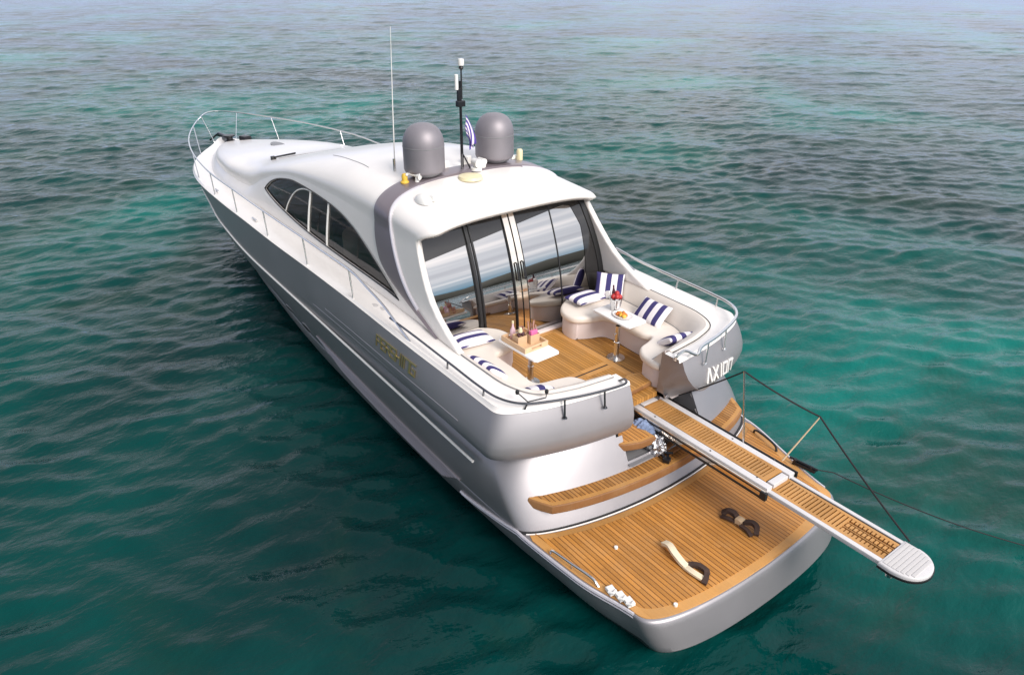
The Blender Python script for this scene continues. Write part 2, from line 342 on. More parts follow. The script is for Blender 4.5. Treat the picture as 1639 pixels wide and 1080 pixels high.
def build_sea():
    th = np.concatenate([np.arange(YAW-.86, YAW+.86, .0024), np.arange(YAW+.86, YAW-.86+2*math.pi-.002, .0048)]); ns = len(th)
    rr = []; r = 1.5
    while r < 190: rr.append(r); r *= 1.0052
    while r < 4500: rr.append(r); r *= 1.12
    rr = np.array(rr); nr = len(rr)
    R, T = np.meshgrid(rr, th, indexing='ij'); X = R*np.cos(T)+2.0; Y = R*np.sin(T)
    X0, Y0 = X.copy(), Y.copy(); Z = np.zeros_like(X)
    dth = np.gradient(th); sp_ = np.maximum(R*np.abs(dth)[None, :], R*.0052)
    for i in range(72):
        lam = .5*(13.0**(rng.random()**1.15)); k = 2*math.pi/lam
        d = YAW+math.pi+rng.normal(0, .5); a = .0046*lam**.42*(.5+rng.random()); ph = rng.random()*6.283
        fade = np.clip((lam/sp_-2.0)/2.0, 0, 1)*np.clip((185-R)/60, 0, 1)
        m_ = fade[:, 0] > 0; n_ = max(1, int(m_.sum()))
        arg = k*(X0*math.cos(d)+Y0*math.sin(d))+ph; sn = np.sin(arg)
        Z += a*fade*np.cos(arg); X -= .45*a*fade*math.cos(d)*sn; Y -= .45*a*fade*math.sin(d)*sn
    co = np.stack([X, Y, Z], -1).reshape(-1, 3).astype(np.float32)
    i, j = np.meshgrid(np.arange(nr-1), np.arange(ns), indexing='ij'); j2 = (j+1) % ns
    F = np.stack([i*ns+j, (i+1)*ns+j, (i+1)*ns+j2, i*ns+j2], -1).reshape(-1, 4)
    c0 = len(co); co = np.vstack([co, [[2.0, 0, 0]]]).astype(np.float32)
    nq = len(F); tri = np.stack([np.full(ns, c0), np.arange(ns), (np.arange(ns)+1) % ns], 1)
    me = bpy.data.meshes.new('sea'); me.vertices.add(len(co)); me.vertices.foreach_set('co', co.ravel())
    loops = np.concatenate([F.ravel(), tri.ravel()]).astype(np.int32); me.loops.add(len(loops)); me.loops.foreach_set('vertex_index', loops)
    st = np.concatenate([np.arange(nq)*4, nq*4+np.arange(ns)*3]).astype(np.int32); me.polygons.add(nq+ns); me.polygons.foreach_set('loop_start', st)
    me.polygons.foreach_set('use_smooth', np.ones(nq+ns, bool)); me.update(calc_edges=True); me.validate()
    me.materials.append(water_material())
    o = bpy.data.objects.new('sea', me); COL.objects.link(o); o['kind'] = 'structure'
    return o
build_sea()
def build_hills():  # aft stretch shows reflected in the doors; port stretch added to darken hull reflections
    az = np.radians(np.linspace(62, 238, 150)); P = []
    for i, a in enumerate(az):
        e_ = min(1, i/18, (149-i)/18); h = (62+26*math.sin(a*5.1+1)+17*math.sin(a*11.7)+9*math.sin(a*23+2)+5*math.sin(a*51))*e_; r0 = 820+60*math.sin(a*7); row = []
        for f, g in ((0, -.05), (.03, .08), (.12, .28), (.3, .56), (.55, .82), (.8, .97), (1.0, 1.0), (1.3, .8)):
            r = r0+420*f; row.append((r*math.cos(a), r*math.sin(a), h*g+(4*math.sin(a*70+f*9) if 0 < f < 1 else 0)*e_-1.5))
        P.append(row)
    o = MB().grid(np.array(P)).build('hills', mat('scrub covered hillside', (.030, .033, .020), .9, var=.5, varscale=.02), None); o['kind'] = 'structure'
build_hills()

# ------------------------------------------------------------------ yacht: hull shape functions
yg = table([2.4, 3.1, 4.3, 5.1, 7.2, 9.1, 11, 13, 15, 16.5, 17.5, 18.5, 19.9, 20.6, 21.6, 22.3, 22.6], [2.38, 2.41, 2.43, 2.45, 2.47, 2.5, 2.53, 2.52, 2.45, 2.33, 2.2, 2.0, 1.54, 1.17, .55, .18, 0])
zg = table([2, 3, 5, 9, 12, 15, 16.5, 17.5, 19, 22.6], [2.40, 2.42, 2.45, 2.5, 2.5, 2.42, 2.33, 2.27, 2.2, 2.16])
yw = table([0, .4, 1.4, 3, 5.4, 9, 12.8, 15, 16.8, 19, 20.6], [1.60, 1.66, 1.84, 2.06, 2.12, 2.04, 1.68, 1.34, .98, .45, 0])
yc = table([0, .6, 1.5, 2.53, 5, 9, 12.8, 15, 17, 19, 20.5, 21.3], [1.90, 1.97, 2.2, 2.38, 2.42, 2.35, 2.1, 1.85, 1.5, .95, .4, 0])
yr = table([2.5, 4, 9, 12, 15, 16.5, 17.5, 18.5, 19.9, 21.4, 22.1], [2.45, 2.47, 2.5, 2.5, 2.38, 2.2, 2.05, 1.85, 1.4, .5, 0])
zr = table([2.5, 3.5, 8, 12.5, 15, 16.2, 17.5, 22.6], [1.34, 1.38, 1.52, 1.62, 1.75, 1.88, 1.92, 1.92])
XST = table([-.6, 0, .72, 1.92, 2.2, 3], [19.4, 20.6, 21.3, 22.1, 22.6, 22.6])
ZK = 1.72
def hull_y(x, z):
    if z >= zr(x): t = min(1, (z-zr(x))/(zg(x)-zr(x))); return yr(x)+(yg(x)-yr(x))*t
    if z >= .72: t = (z-.72)/(zr(x)-.72); return yc(x)+(yr(x)-yc(x))*(1-(1-t)**1.5)
    if z >= 0: t = z/.72; return yw(x)+(yc(x)-yw(x))*(1-(1-t)**2.0)
    return yw(x)*(1+z*.5)
def skew(mb):
    for i, (x, y, z) in enumerate(mb.v):
        k = min(1, max(0, (2.5-x)/1.5)); mb.v[i] = (x, y+.13*k*k*(3-2*k), z)
    return mb
XS = list(np.linspace(22.6, 19, 26))+list(np.linspace(18.8, 3.4, 80))
def half_plan(zf, x0, b, R, m, Yoff=0.0, ylim=0.0, nph=40, xmin_extra=None):
    xc = x0+b*5.0+R
    for _ in range(6):
        zc = zf(xc); Y = hull_y(xc, zc)+Yoff; xc = x0+b*Y*Y+R
    P = []
    xs = [22.6-(22.6-xc)*(22.6-x)/(22.6-3.4) for x in XS]
    for x in xs:
        z = zf(x); X = min(x, XST(z)); k = min(1, max(0, (10-x)/6.9))**1.6 if Yoff else 0
        P.append((X, 0.0 if x > XST(z) else max(0, hull_y(X, z)+Yoff*k), z))
    zc = zf(xc); Yk = Y
    phmin = math.asin(min(1, (ylim/Yk)**(m/2))) if ylim > 0 else 0
    for i in range(1, nph+1):
        ph = math.pi/2+(phmin-math.pi/2)*(i/nph)**.8
        y = Yk*math.sin(ph)**(2/m); x = x0+b*y*y+R*(1-max(0, math.cos(ph))**(2/m))
        P.append((x, y, zc))
    return P
def both(mb, rows, flip=False):
    A = np.array(rows); mb.grid(A, flip=flip); Bm = A.copy(); Bm[..., 1] *= -1; mb.grid(Bm, flip=not flip); return mb

yacht = thing('motor_yacht', 'silver and white motor yacht with teak swim platform and two grey domes', 'yacht', (10, 0, 0))

# lower hull with swim platform
rows = []
for z, x0_ in ((-.6, .25), (-.35, .22), (-.1, .20), (.06, .15), (.19, .06), (.22, .02)): rows.append(half_plan(lambda x, z=z: z, x0_, .04, .42, 4.4))
mb = MB(); both(mb, rows); anti = mb
rows = []
for z, x0_ in ((.22, .02), (.26, .0), (.35, .025), (.5, .07), (.62, .108), (.68, .128)): rows.append(half_plan(lambda x, z=z: z, x0_, .04, .42, 4.4))
base = np.array(rows[-1])
for d, z in ((.006, .70), (.02, .715), (.05, .72)):
    q = half_plan(lambda x: .70, .135+d, .04, .42, 4.4, 0); q = np.array(q); q[:, 1] = np.maximum(0, q[:, 1]-d); q[:, 2] = z; rows.append(q.tolist())
mb = MB(); both(mb, rows)
# inner fill of the platform top (under the teak)
q = np.array(rows[-1]); keep = q[q[:, 0] < 4.0]; fill = np.stack([keep, keep*np.array([1, 0, 1])]); both(mb, fill)
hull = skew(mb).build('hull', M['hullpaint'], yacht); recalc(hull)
a = skew(anti).build('boot_stripe', M['antifoul'], hull); recalc(a)

# upper hull and transom
tx0 = table([.72, 1.15, 1.6, 1.75], [2.0, 2.24, 2.5, 2.6]); tR = table([.72, 1.15, 1.6, 1.75], [.3, .42, .72, .8])
rows = []
for z in np.linspace(.715, ZK, 16): rows.append(half_plan(lambda x, z=z: z, tx0(z), .07, tR(z), 4.5, -.30*((z-.715)/(ZK-.715))**2.6, 0, 60))
A = np.array(rows); mb = MB()
for sgn in (1, -1):
    B = A.copy(); B[..., 1] *= sgn; b0 = len(mb.v); nu, nv = B.shape[:2]; mb.v += [tuple(p) for p in B.reshape(-1, 3)]
    for i in range(nu-1):
        for j in range(nv-1):
            c_ = B[i:i+2, j:j+2].reshape(4, 3).mean(0)
            if c_[0] < 3.2 and c_[2] > 1.22 and -1.02 < c_[1] < .60: continue       # garage opening for the gangway
            mb.f.append((b0+i*nv+j, b0+(i+1)*nv+j, b0+(i+1)*nv+j+1, b0+i*nv+j+1))
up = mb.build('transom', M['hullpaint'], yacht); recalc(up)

def bump_(t): return math.sin(math.pi/2*t/.3)**.7 if t < .3 else 1-((t-.3)/.7)**1.5
def BUL(t): return .02+.15*bump_(t)
# sheer strake that sweeps round into the cockpit coaming
rows = []
for k, t in enumerate((0, .04, .1, .19, .3, .45, .63, .82, 1.0)):
    zf = lambda x, t=t: (ZK-.04*min(1, max(0, (8-x)/5))) + t*(zg(x)-(ZK-.04*min(1, max(0, (8-x)/5))))
    rows.append(half_plan(zf, 2.47-.16*bump_(t), .066, .42-.02*t, 4.6+1.4*min(1, 2*t), BUL(t), .50, 60))
CROWS = np.array(rows)[:, len(XS):]
def trim_end(A, ylims):
    A = np.array(A, float)
    for r, yl in enumerate(ylims):
        q = A[r]; k = [i for i in range(len(q)) if i >= len(XS)-1]; seg = q[k]; yy = seg[:, 1]
        o = np.argsort(yy); tgt = yl+(yy-yy.min())*(yy.max()-yl)/(yy.max()-yy.min())
        A[r, k] = np.stack([np.interp(tgt, yy[o], seg[o, c]) for c in range(3)], 1)
    return A
under = np.array(rows[0]); ins = under.copy(); cx_ = np.array([4.5, 0])
for i in range(len(ins)):
    x, y, z = ins[i]; k = min(1, max(0, (9-x)/5)); yy = max(0, y-.40*k); ins[i] = (x+(.30 if x < 3.6 else 0)*k, yy if x > 3.1 else max(.56, y-.2), z+.05*k)
under2 = under.copy(); under2[:, 1] = np.maximum(0, under2[:, 1]-.035); under2[:, 2] -= .012; under2[:, 0] += np.where(under2[:, 0] < 3.2, .03, 0)
allr = [ins.tolist(), under2.tolist()]+rows
def band_half(sgn):
    yl = [.95, .80, .74, .66, .60, .565, .54, .525, .515, .51, .51] if sgn > 0 else [1.45, 1.42, 1.38, 1.27, 1.14, 1.0, .86, .73, .63, .58, .57]
    A = trim_end(allr, yl); A[..., 1] *= sgn
    mb = MB(); mb.grid(A)
    e_ = A[:, -1]                       # inner end towards the passage
    inn = e_.copy(); inn[:, 1] = sgn*(.54 if sgn > 0 else .56); inn[:, 0] = np.linspace(2.72, 2.86, len(inn)); inn[:, 2] = np.maximum(inn[:, 2], 1.60)
    in2 = inn.copy(); in2[:, 0] += np.linspace(.22, .02, len(inn))
    mb.grid(np.stack([e_, (e_*.5+inn*.5)+np.array([-.02, -.02*sgn, 0]), inn, in2])); return mb
strake = thing
for sgn in (1, -1):
    o = band_half(sgn).build('coaming', M['wing'] if False else M['paint'], yacht); recalc(o)
    if sgn > 0: coaming_port = o
    else: coaming_stbd = o

# deck: white side decks, foredeck margin and coaming tops
ybf = table([4.4, 6, 8, 10, 12, 13, 14.3, 16, 17, 18, 19, 20, 21, 21.5], [2.02, 1.98, 1.95, 1.95, 1.95, 1.94, 1.92, 1.86, 1.76, 1.58, 1.32, .98, .5, .25])
zbf = table([4.4, 6, 12, 13, 14.3, 16, 18, 20, 21.5], [2.49, 2.51, 2.51, 2.49, 2.45, 2.38, 2.29, 2.22, 2.19])
top = rows[-1]
backtop = smooth_path([(6.3, 1.97, 2.505), (5.6, 1.965, 2.495), (4.9, 1.96, 2.485), (4.0, 1.95, 2.48), (3.42, 1.905, 2.48), (3.02, 1.69, 2.48), (2.865, 1.26, 2.48), (2.80, .86, 2.475), (2.78, .50, 2.465)], 8)
outer = [p for p in top]
def half_deck():
    O = np.array(outer); I = []
    n_side = len(XS); aft = O[n_side:]; s_aft = np.linspace(0, 1, len(aft))
    idx = [i for i in range(n_side) if O[i, 0] > 5.6]
    for i in range(len(O)):
        x = O[i, 0]
        if x > 5.6: I.append((min(x, 21.9), ybf(x) if x < 21.5 else max(0, .25*(21.9-x)/.4), zbf(x)+.0))
        else: break
    k0 = len(I); rest = len(O)-k0; bt = np.array(backtop); sel = bt[bt[:, 0] < 5.75]
    L_ = np.concatenate([[0], np.cumsum(np.linalg.norm(np.diff(sel, axis=0), axis=1))]); Lo = np.concatenate([[0], np.cumsum(np.linalg.norm(np.diff(O[k0-1:], axis=0), axis=1))])[1:]
    for s_ in Lo/Lo[-1]*L_[-1]: I.append(tuple(np.interp(s_, L_, sel[:, q]) for q in range(3)))
    I = np.array(I); mid = O*.92+I*.08; mid[:, 2] = np.maximum(O[:, 2], I[:, 2])+.012; m2 = O*.97+I*.03; m2[:, 2] = O[:, 2]+.014; m3 = O*.5+I*.5; m3[:, 2] += .02
    O2 = O.copy(); O2[:, 2] += .004
    return np.array([O2, m2, mid, m3, I])
D = half_deck(); mb = MB(); both(mb, D)
deck = mb.build('deck', M['gelcoat'], yacht); recalc(deck)

# ------------------------------------------------------------------ superstructure
ysf = table([4.4, 6, 8, 10, 12, 13.3, 14.3, 16, 17, 18, 19, 20, 21, 21.5], [1.82, 1.80, 1.77, 1.74, 1.72, 1.72, 1.76, 1.72, 1.6, 1.42, 1.15, .80, .34, .12])
zsf = table([4.4, 6, 8, 10.4, 11.3, 12.3, 13.3, 14.3, 16, 18, 20, 21.5], [3.74, 3.76, 3.77, 3.70, 3.62, 3.42, 3.10, 2.72, 2.63, 2.50, 2.36, 2.23])
ztf = table([4.4, 5.6, 6.2, 7.4, 8.6, 9.6, 11.5, 13, 13.9, 15, 16.8, 18.5, 20, 21, 21.5], [4.08, 4.13, 4.20, 4.33, 4.40, 4.30, 3.95, 3.60, 3.36, 3.14, 2.95, 2.73, 2.51, 2.36, 2.26])
wbf = table([6.4, 6.9, 8, 9.5, 10.5, 11.6, 12.4, 12.9], [2.66, 2.685, 2.69, 2.71, 2.75, 2.84, 2.93, 3.0])
wtf = table([6.4, 6.8, 7.2, 7.7, 8.2, 8.75, 9.4, 10.3, 11.1, 11.9, 12.4, 12.75, 12.9], [2.66, 2.83, 3.0, 3.2, 3.37, 3.49, 3.55, 3.57, 3.55, 3.43, 3.29, 3.12, 3.0])
NEXP = 2.6
def side_y(x, z):
    t = min(1, max(0, (z-zbf(x))/(zsf(x)-zbf(x)))); return ybf(x)-(ybf(x)-ysf(x))*t**1.5
nexp = table([4, 6.8, 9, 12, 15, 22], [3.1, 3.1, 2.6, 2.6, 4.2, 4.2])
def crown_z(x, y):
    n = nexp(x); return zsf(x)+(ztf(x)-zsf(x))*(1-min(1, abs(y)/ysf(x))**n)**(1/n)
xaft_side = table([2.45, 2.55, 2.7, 2.95, 3.4, 3.78], [4.42, 4.62, 4.95, 5.35, 5.76, 6.02])
def win_rows(x):
    if x < 6.4: return 2.66, 2.66
    if x > 12.9:
        f = min(1, (x-12.9)/1.4); mid = zbf(x)+(zsf(x)-zbf(x))*.55; v = 3.0*(1-f)+mid*f; v = min(v, zsf(x)-.04); return v, v
    return wbf(x), wtf(x)
NA, NW, NB, NC = 5, 8, 7, 22
XN = list(np.linspace(4.4, 6.4, 16))+list(np.linspace(6.5, 12.9, 54))+list(np.linspace(13.0, 21.5, 48))
NR = NA+NW+NB+NC
def shell_point(xn, r):
    """r row 0..NR"""
    def pt(x):
        if r <= NA+NW+NB:
            wb, wt = win_rows(x); zb, zs = zbf(x), zsf(x)
            if r <= NA: z = zb+(wb-zb)*r/NA
            elif r <= NA+NW: z = wb+(wt-wb)*(r-NA)/NW
            else: z = wt+(zs-wt)*(r-NA-NW)/NB
            return (x, side_y(x, z), z)
        ph = (r-NA-NW-NB)/NC*math.pi/2
        n = nexp(x); y = ysf(x)*math.cos(ph)**(2/n); z = zsf(x)+(ztf(x)-zsf(x))*math.sin(ph)**(2/n)
        return (x, max(0, y), z)
    if xn >= 7: return pt(xn)
    if r <= NA+NW+NB:
        wb, wt = 2.66, 2.66; zb, zs = 2.49, 3.75
        z = zb+(wb-zb)*r/NA if r <= NA else (wb if r <= NA+NW else wt+(zs-wt)*(r-NA-NW)/NB); xa = xaft_side(z)
    else:
        ph = (r-NA-NW-NB)/NC; xa = 6.02-.38*math.sin(min(1, ph*2.2)*math.pi/2)
    if 6.4 <= xn < 7 and NA <= r <= NA+NW: return pt(xn)
    if xn < 6.4:
        x = 6.4-(6.4-xn)*(6.4-xa)/2.0
    else: x = xn
    p = pt(x)
    if r > NA+NW+NB:
        d = max(0, 1-(x-xa)/.22); p = (p[0], p[1], p[2]-.055*d*d*d)
    return p
S = np.array([[shell_point(x, r) for r in range(NR+1)] for x in XN])
mb = MB()
for sgn in (1, -1):
    B = S.copy(); B[..., 1] *= sgn; b0 = len(mb.v); nu, nv = B.shape[:2]; mb.v += [tuple(p) for p in B.reshape(-1, 3)]
    for i in range(nu-1):
        for j in range(nv-1):
            xm = (XN[i]+XN[i+1])/2
            if NA <= j < NA+NW and 6.4 < xm < 12.9: continue
            q = (b0+i*nv+j, b0+i*nv+j+1, b0+(i+1)*nv+j+1, b0+(i+1)*nv+j); mb.f.append(q)
shell = mb.build('superstructure', M['gelcoat'], yacht, smooth=38); recalc(shell)
so = shell.modifiers.new('thickness', 'SOLIDIFY'); so.thickness = .095; so.offset = -1

# side windows
wx = list(np.linspace(6.4, 12.9, 60))
for sgn in (1, -1):
    P = []
    for x in wx:
        wb, wt = wbf(x), wtf(x); wb -= .02; wt += .02
        P.append([(x, sgn*(side_y(x, wb+(wt-wb)*k/8)-.035), wb+(wt-wb)*k/8) for k in range(9)])
    g = MB().grid(np.array(P), flip=sgn > 0).build('side_window', M['tint'], yacht)
    def onw(x, f, d=-.02):
        z = wbf(x)+(wtf(x)-wbf(x))*f; return (x, sgn*(side_y(x, z)+d), z)
    for xb in (10.25, 9.35): MB().tube([onw(xb, f) for f in np.linspace(-.02, 1.02, 9)], .022).build('window_bar', M['whiteplastic'], g)
    arc = [(10.25, .97), (10.6, .93), (10.95, .80), (11.2, .58), (11.38, .3), (11.5, .0)]
    MB().tube(smooth_path([onw(a_, f) for a_, f in arc], 6), .014).build('opening_pane_frame', M['whiteplastic'], g)
    rim = [onw(x, 0, -.004) for x in wx]+[onw(x, 1, -.004) for x in wx[::-1]]
    MB().tube(rim, .014, n=6, closed=True).build('window_gasket', M['black'], g)

# cabin interior seen through the side windows
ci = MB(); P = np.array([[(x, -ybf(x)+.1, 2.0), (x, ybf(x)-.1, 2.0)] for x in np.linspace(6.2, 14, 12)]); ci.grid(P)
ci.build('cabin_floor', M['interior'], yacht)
for (x, y) in ((10.6, .75), (10.6, -.6)):
    mb = MB(); mb.slab(smooth_path([(x-.35, y-.35), (x+.35, y-.35), (x+.35, y+.35), (x-.35, y+.35)], 6, True), 2.0, 2.65, .12)
    mb.slab(smooth_path([(x-.5, y-.33), (x-.28, y-.36), (x-.28, y+.36), (x-.5, y+.33)], 6, True), 2.3, 3.3, .1); mb.build('helm_seat', M['navy'] if y > 0 else M['seatwhite'], yacht)
mb = MB(); mb.slab(smooth_path([(6.9, .9), (8.9, .9), (8.9, 1.65), (6.9, 1.65)], 6, True), 2.0, 2.5, .12); mb.slab(smooth_path([(8.5, .8), (9.0, .8), (9.0, 1.7), (8.5, 1.7)], 6, True), 2.3, 3.15, .15)
mb.build('saloon_sofa', M['seatwhite'], yacht)
mb = MB(); mb.slab(smooth_path([(11.6, -1.5), (13.2, -1.3), (13.2, 1.3), (11.6, 1.5)], 6, True), 2.0, 2.85, .15); mb.build('dashboard', M['seatwhite'], yacht)

# radar arch band
def band_xl(z): return table([2.5, 2.62, 2.75, 2.95, 3.2, 3.6, 3.78], [5.15, 5.62, 6.1, 6.72, 7.12, 7.34, 7.38])(z)
def band_xr(z): return table([2.5, 2.62, 2.75, 2.95, 3.2, 3.6, 3.78], [5.13, 5.46, 5.80, 6.16, 6.45, 6.76, 6.86])(z)
rowsL = []
zs_ = list(np.linspace(2.5, 3.75, 22))
for z in zs_:
    a_, b_ = band_xl(z), band_xr(z); rowsL.append([(x, side_y(x, z)+off, z) for x, off in [(a_+.005, -.01), (a_, .03)]+[(a_+(b_-a_)*k/6, .035) for k in range(1, 6)]+[(b_, .03), (b_-.005, -.01)]])
for k in range(1, 27):
    ph = k/26*math.pi/2; row = []
    a_ = 7.38+.10*math.sin(ph)**2; b_ = 6.86+.30*math.sin(ph)**1.5
    for q, (x, off) in enumerate([(a_+.005, -.01), (a_, .035)]+[(a_+(b_-a_)*i/6, .045) for i in range(1, 6)]+[(b_, .035), (b_-.005, -.01)]):
        zs0, zt0 = zsf(x), ztf(x); n_ = nexp(x); y = ysf(x)*math.cos(ph)**(2/n_); z = zs0+(zt0-zs0)*math.sin(ph)**(2/n_)
        nrm = Vector((0, math.cos(ph)**1.2, math.sin(ph)**1.2)).normalized(); row.append((x, max(0, y+nrm.y*off) if k < 26 else 0, z+nrm.z*off))
    rowsL.append(row)
mb = MB(); both(mb, rowsL); arch = mb.build('radar_arch', M['arch'], yacht); recalc(arch)
# white rolled rim just behind the band
rim = [(band_xr(z)-.03, side_y(band_xr(z)-.03, z)+.005, z) for z in zs_[4:]]
rim += [(6.83+.30*math.sin(k/20*math.pi/2)**1.5, ysf(6.83)*math.cos(k/20*math.pi/2)**(2/3.1), crown_z(6.9, ysf(6.83)*math.cos(k/20*math.pi/2)**(2/3.1))+.005) for k in range(1, 15)]
for q in (rim, mir(rim)): MB().tube(q, .035, n=8).build('arch_rim', M['wing'], arch)

# domes
for (x, y, zt_) in ((7.38, .79, 5.22), (7.44, -.72, 5.21)):
    z0 = crown_z(x, y)+.03
    prof = [(0.0, 0.0), (.20, 0), (.26, .03), (.30, .07)]
    h = zt_-z0; dprof = [(.30, .07), (.335, .085), (.352, .13)]+[(.352, z) for z in np.linspace(.18, h-.36, 5)]
    dprof += [(.352*math.cos(t)**.75 if t < math.pi/2-.01 else 0, h-.36+.36*math.sin(t)) for t in np.linspace(.08, math.pi/2, 14)]
    d = MB().lathe(dprof, (x, y, z0), 48).build('satellite_dome', M['dome'], yacht, smooth=60)
    MB().lathe(prof+[(0, .07)], (x, y, z0), 40).build('dome_base', M['grey'], d)
    MB().lathe([(.3525, .0), (.356, .004), (.356, .012), (.3525, .016)], (x, y, z0+h-.38), 48).build('dome_seam', M['grey'], d)
# mast
mz = crown_z(7.37, 0)+.0
mb = MB(); mb.tube([(7.37, .03, mz-.02), (7.37, .03, mz+1.50)], [.028, .022], n=10)
mb.tube([(7.37, .03, mz+.3), (7.25, .12, mz)], .014); mb.tube([(7.37, .03, mz+.3), (7.25, -.08, mz)], .014)
mb.box((7.37, .03, mz+1.13), (.09, .14, .10), 0, .02); mb.box((7.37, .06, mz+1.28), (.05, .05, .2), 0, .01)
mast = mb.build('mast', M['blackmetal'], yacht)
MB().lathe([(0, 0), (.05, 0), (.055, .05), (.05, .10), (.0, .11)], (7.37, .0, mz+1.74), 16).build('mast_lamp', M['whiteplastic'], mast); mb = MB(); mb.lathe([(0, 0), (.032, 0), (.032, .24), (0, .25)], (7.37, .10, mz+1.36), 14); mb.build('mast_lamp', M['whiteplastic'], mast)
mb = MB(); mb.tube([(7.37, .0, mz+1.2), (7.37, 0, mz+1.75)], .014); mb.lathe([(.02, 0), (.045, .03), (.03, .06)], (7.37, 0, mz+1.67), 12); mb.build('lamp_bracket', M['black'], mast)
az = crown_z(7.98, 1.05)
an = MB().tube([(7.98, 1.05, az-.03), (7.97, 1.01, az+1.1), (7.95, .96, az+2.35)], [.013, .009, .004], n=8).build('whip_antenna', M['whiteplastic'], yacht)
MB().tube([(7.98, 1.05, az-.03), (7.98, 1.05, az+.22)], .026).build('antenna_mount', M['steel'], an)
# small roof fittings
def roofz(x, y): return crown_z(x, y)+.03
mb = MB(); x, y = 7.32, 1.22; z = roofz(x, y); mb.lathe([(0, 0), (.07, 0), (.075, .02), (.05, .05), (.05, .12), (.035, .16), (0, .17)], (x, y, z), 20); mb.build('amber_beacon', M['yellow'], yacht)
mb = MB(); x, y = 7.2, 1.05; z = roofz(x, y)
mb.lathe([(0, 0), (.04, 0), (.03, .08), (0, .09)], (x, y, z), 14); mb.tube([(x+.16, y+.08, z+.12), (x, y, z+.11), (x-.06, y-.03, z+.10)], [.018, .03, .062], n=14); mb.tube([(x+.16, y+.08, z+.12), (x+.05, y+.16, z+.14)], .022, n=10); mb.build('air_horn', M['whiteplastic'], yacht)
mb = MB(); x, y = 6.58, 1.30; z = crown_z(x, y)-.02
mb.grid(np.array([[(x+.21*math.cos(t)*math.cos(p)+.0, y+.12*math.sin(t)*math.cos(p), z+.13*math.sin(p)) for t in np.linspace(0, 2*math.pi, 24, endpoint=False)] for p in np.linspace(0, math.pi/2, 8)]), closev=True); mb.box((x-.13, y-.10, z+.08), (.10, .07, .09), .3, .02); mb.build('roof_ventilator', M['whiteplastic'], yacht)
mb = MB(); x, y = 7.5, -1.34; z = roofz(x, y); mb.lathe([(0, 0), (.06, 0), (.06, .17), (.045, .20), (0, .21)], (x, y, z), 18); mb.build('cream_beacon', M['cream'], yacht)
mb = MB()
for x, y, s_ in ((7.15, -.12, 1.0), (7.25, -.30, .8)):
    z = roofz(x, y); mb.lathe([(0, 0), (.10*s_, 0), (.10*s_, .05), (.05*s_, .06), (.05*s_, .14*s_), (0, .15*s_)], (x, y, z), 16); mb.tube([(x+.08, y, z+.14*s_), (x-.09, y, z+.13*s_)], [.06*s_, .075*s_], n=16)
mb.build('searchlight', M['whiteplastic'], yacht)
mb = MB(); x, y = 6.92, .16; mb.lathe([(0, 0), (.22, .0), (.20, .05), (.10, .07), (0, .075)], (x, y, crown_z(x, y)+.0), 26); mb.build('antenna_pod', M['cream'], yacht)
mb = MB()
for x, y in ((7.62, -.22), (7.55, .3)):
    z = crown_z(x, y)-.01; MB().box((x, y, z+.07), (.14, .12, .16), .4, .02).build('junction_box', M['whiteplastic'], yacht)
for k in range(5):
    x, y = 7.6+.04*k, -1.25-.06*k; mb.box((x, y, crown_z(x, y)+.05), (.09, .09, .06), k, .008)
mb.build('cable_gland', M['whiteplastic'], yacht)
# faint joints in the roof moulding
mb = MB()
jl = [(8.6+.12*k, 1.25-.012*k) for k in range(18)]; mb.tube([(x, y, crown_z(x, y)+.002) for x, y in jl], .006, n=5); mb.build('moulding_joint', M['grey'], shell); mb = MB()
jl = [(x, y) for x, y in zip(np.linspace(14.1, 14.9, 30), np.linspace(.75, -1.45, 30))]; mb.tube([(14.1+.35*abs(y/1.6)**2, y, crown_z(14.1+.35*abs(y/1.6)**2, y)+.004) for y in np.linspace(.95, -1.5, 30)], .016, n=5)
mb.build('moulding_joint', M['grey'], shell)
for y0 in (1.05,):
    mb = MB(); p = [(14.2+.02*k, y0-.11*k, crown_z(14.2+.02*k, y0-.11*k)+.05) for k in range(6)]; mb.tube(p, .02); q = [(14.34, y0-.05, crown_z(14.34, y0-.05)+.05), (14.1, y0-.5, crown_z(14.1, y0-.5)+.07)]; mb.tube(q, .018); mb.box((14.3, y0, crown_z(14.3, y0)+.03), (.12, .1, .1), 0, .02)
    mb.build('windscreen_wiper', M['black'], yacht)
hx, hy = 17.3, -.15
MB().slab([(hx+.42*math.cos(t)*1.0+.0, hy+.17*math.sin(t)) for t in np.linspace(0, 6.283, 28, endpoint=False)], crown_z(hx, hy)-.04, crown_z(hx, hy)+.012, .006).build('deck_hatch', M['grey'], yacht)
mb = MB(); mb.lathe([(0, 0), (.16, 0), (.16, .06), (.10, .10), (.10, .16), (.17, .19), (.17, .23), (0, .24)], (21.1, .1, 2.30), 20); mb.box((21.6, 0, 2.26), (.9, .16, .10), 0, .02); mb.tube([(21.9, 0, 2.35), (22.6, 0, 2.32), (22.95, 0, 2.2)], .04); mb.tube([(22.75, -.28, 2.1), (22.95, 0, 2.2), (22.75, .28, 2.1)], .035)
mb.box((20.7, -.28, 2.46), (.3, .25, .14), .3, .03); mb.build('anchor_windlass', M['blackmetal'], yacht)
for xx, yy in ((6.75, 2.24), (6.56, 2.21)):
    MB().slab([(xx+.085*math.cos(t), yy+.055*math.sin(t)) for t in np.linspace(0, 6.283, 24, endpoint=False)], zg(xx)-.02, zg(xx)+.038, .006).build('filler_cap', M['ribbed'], yacht)
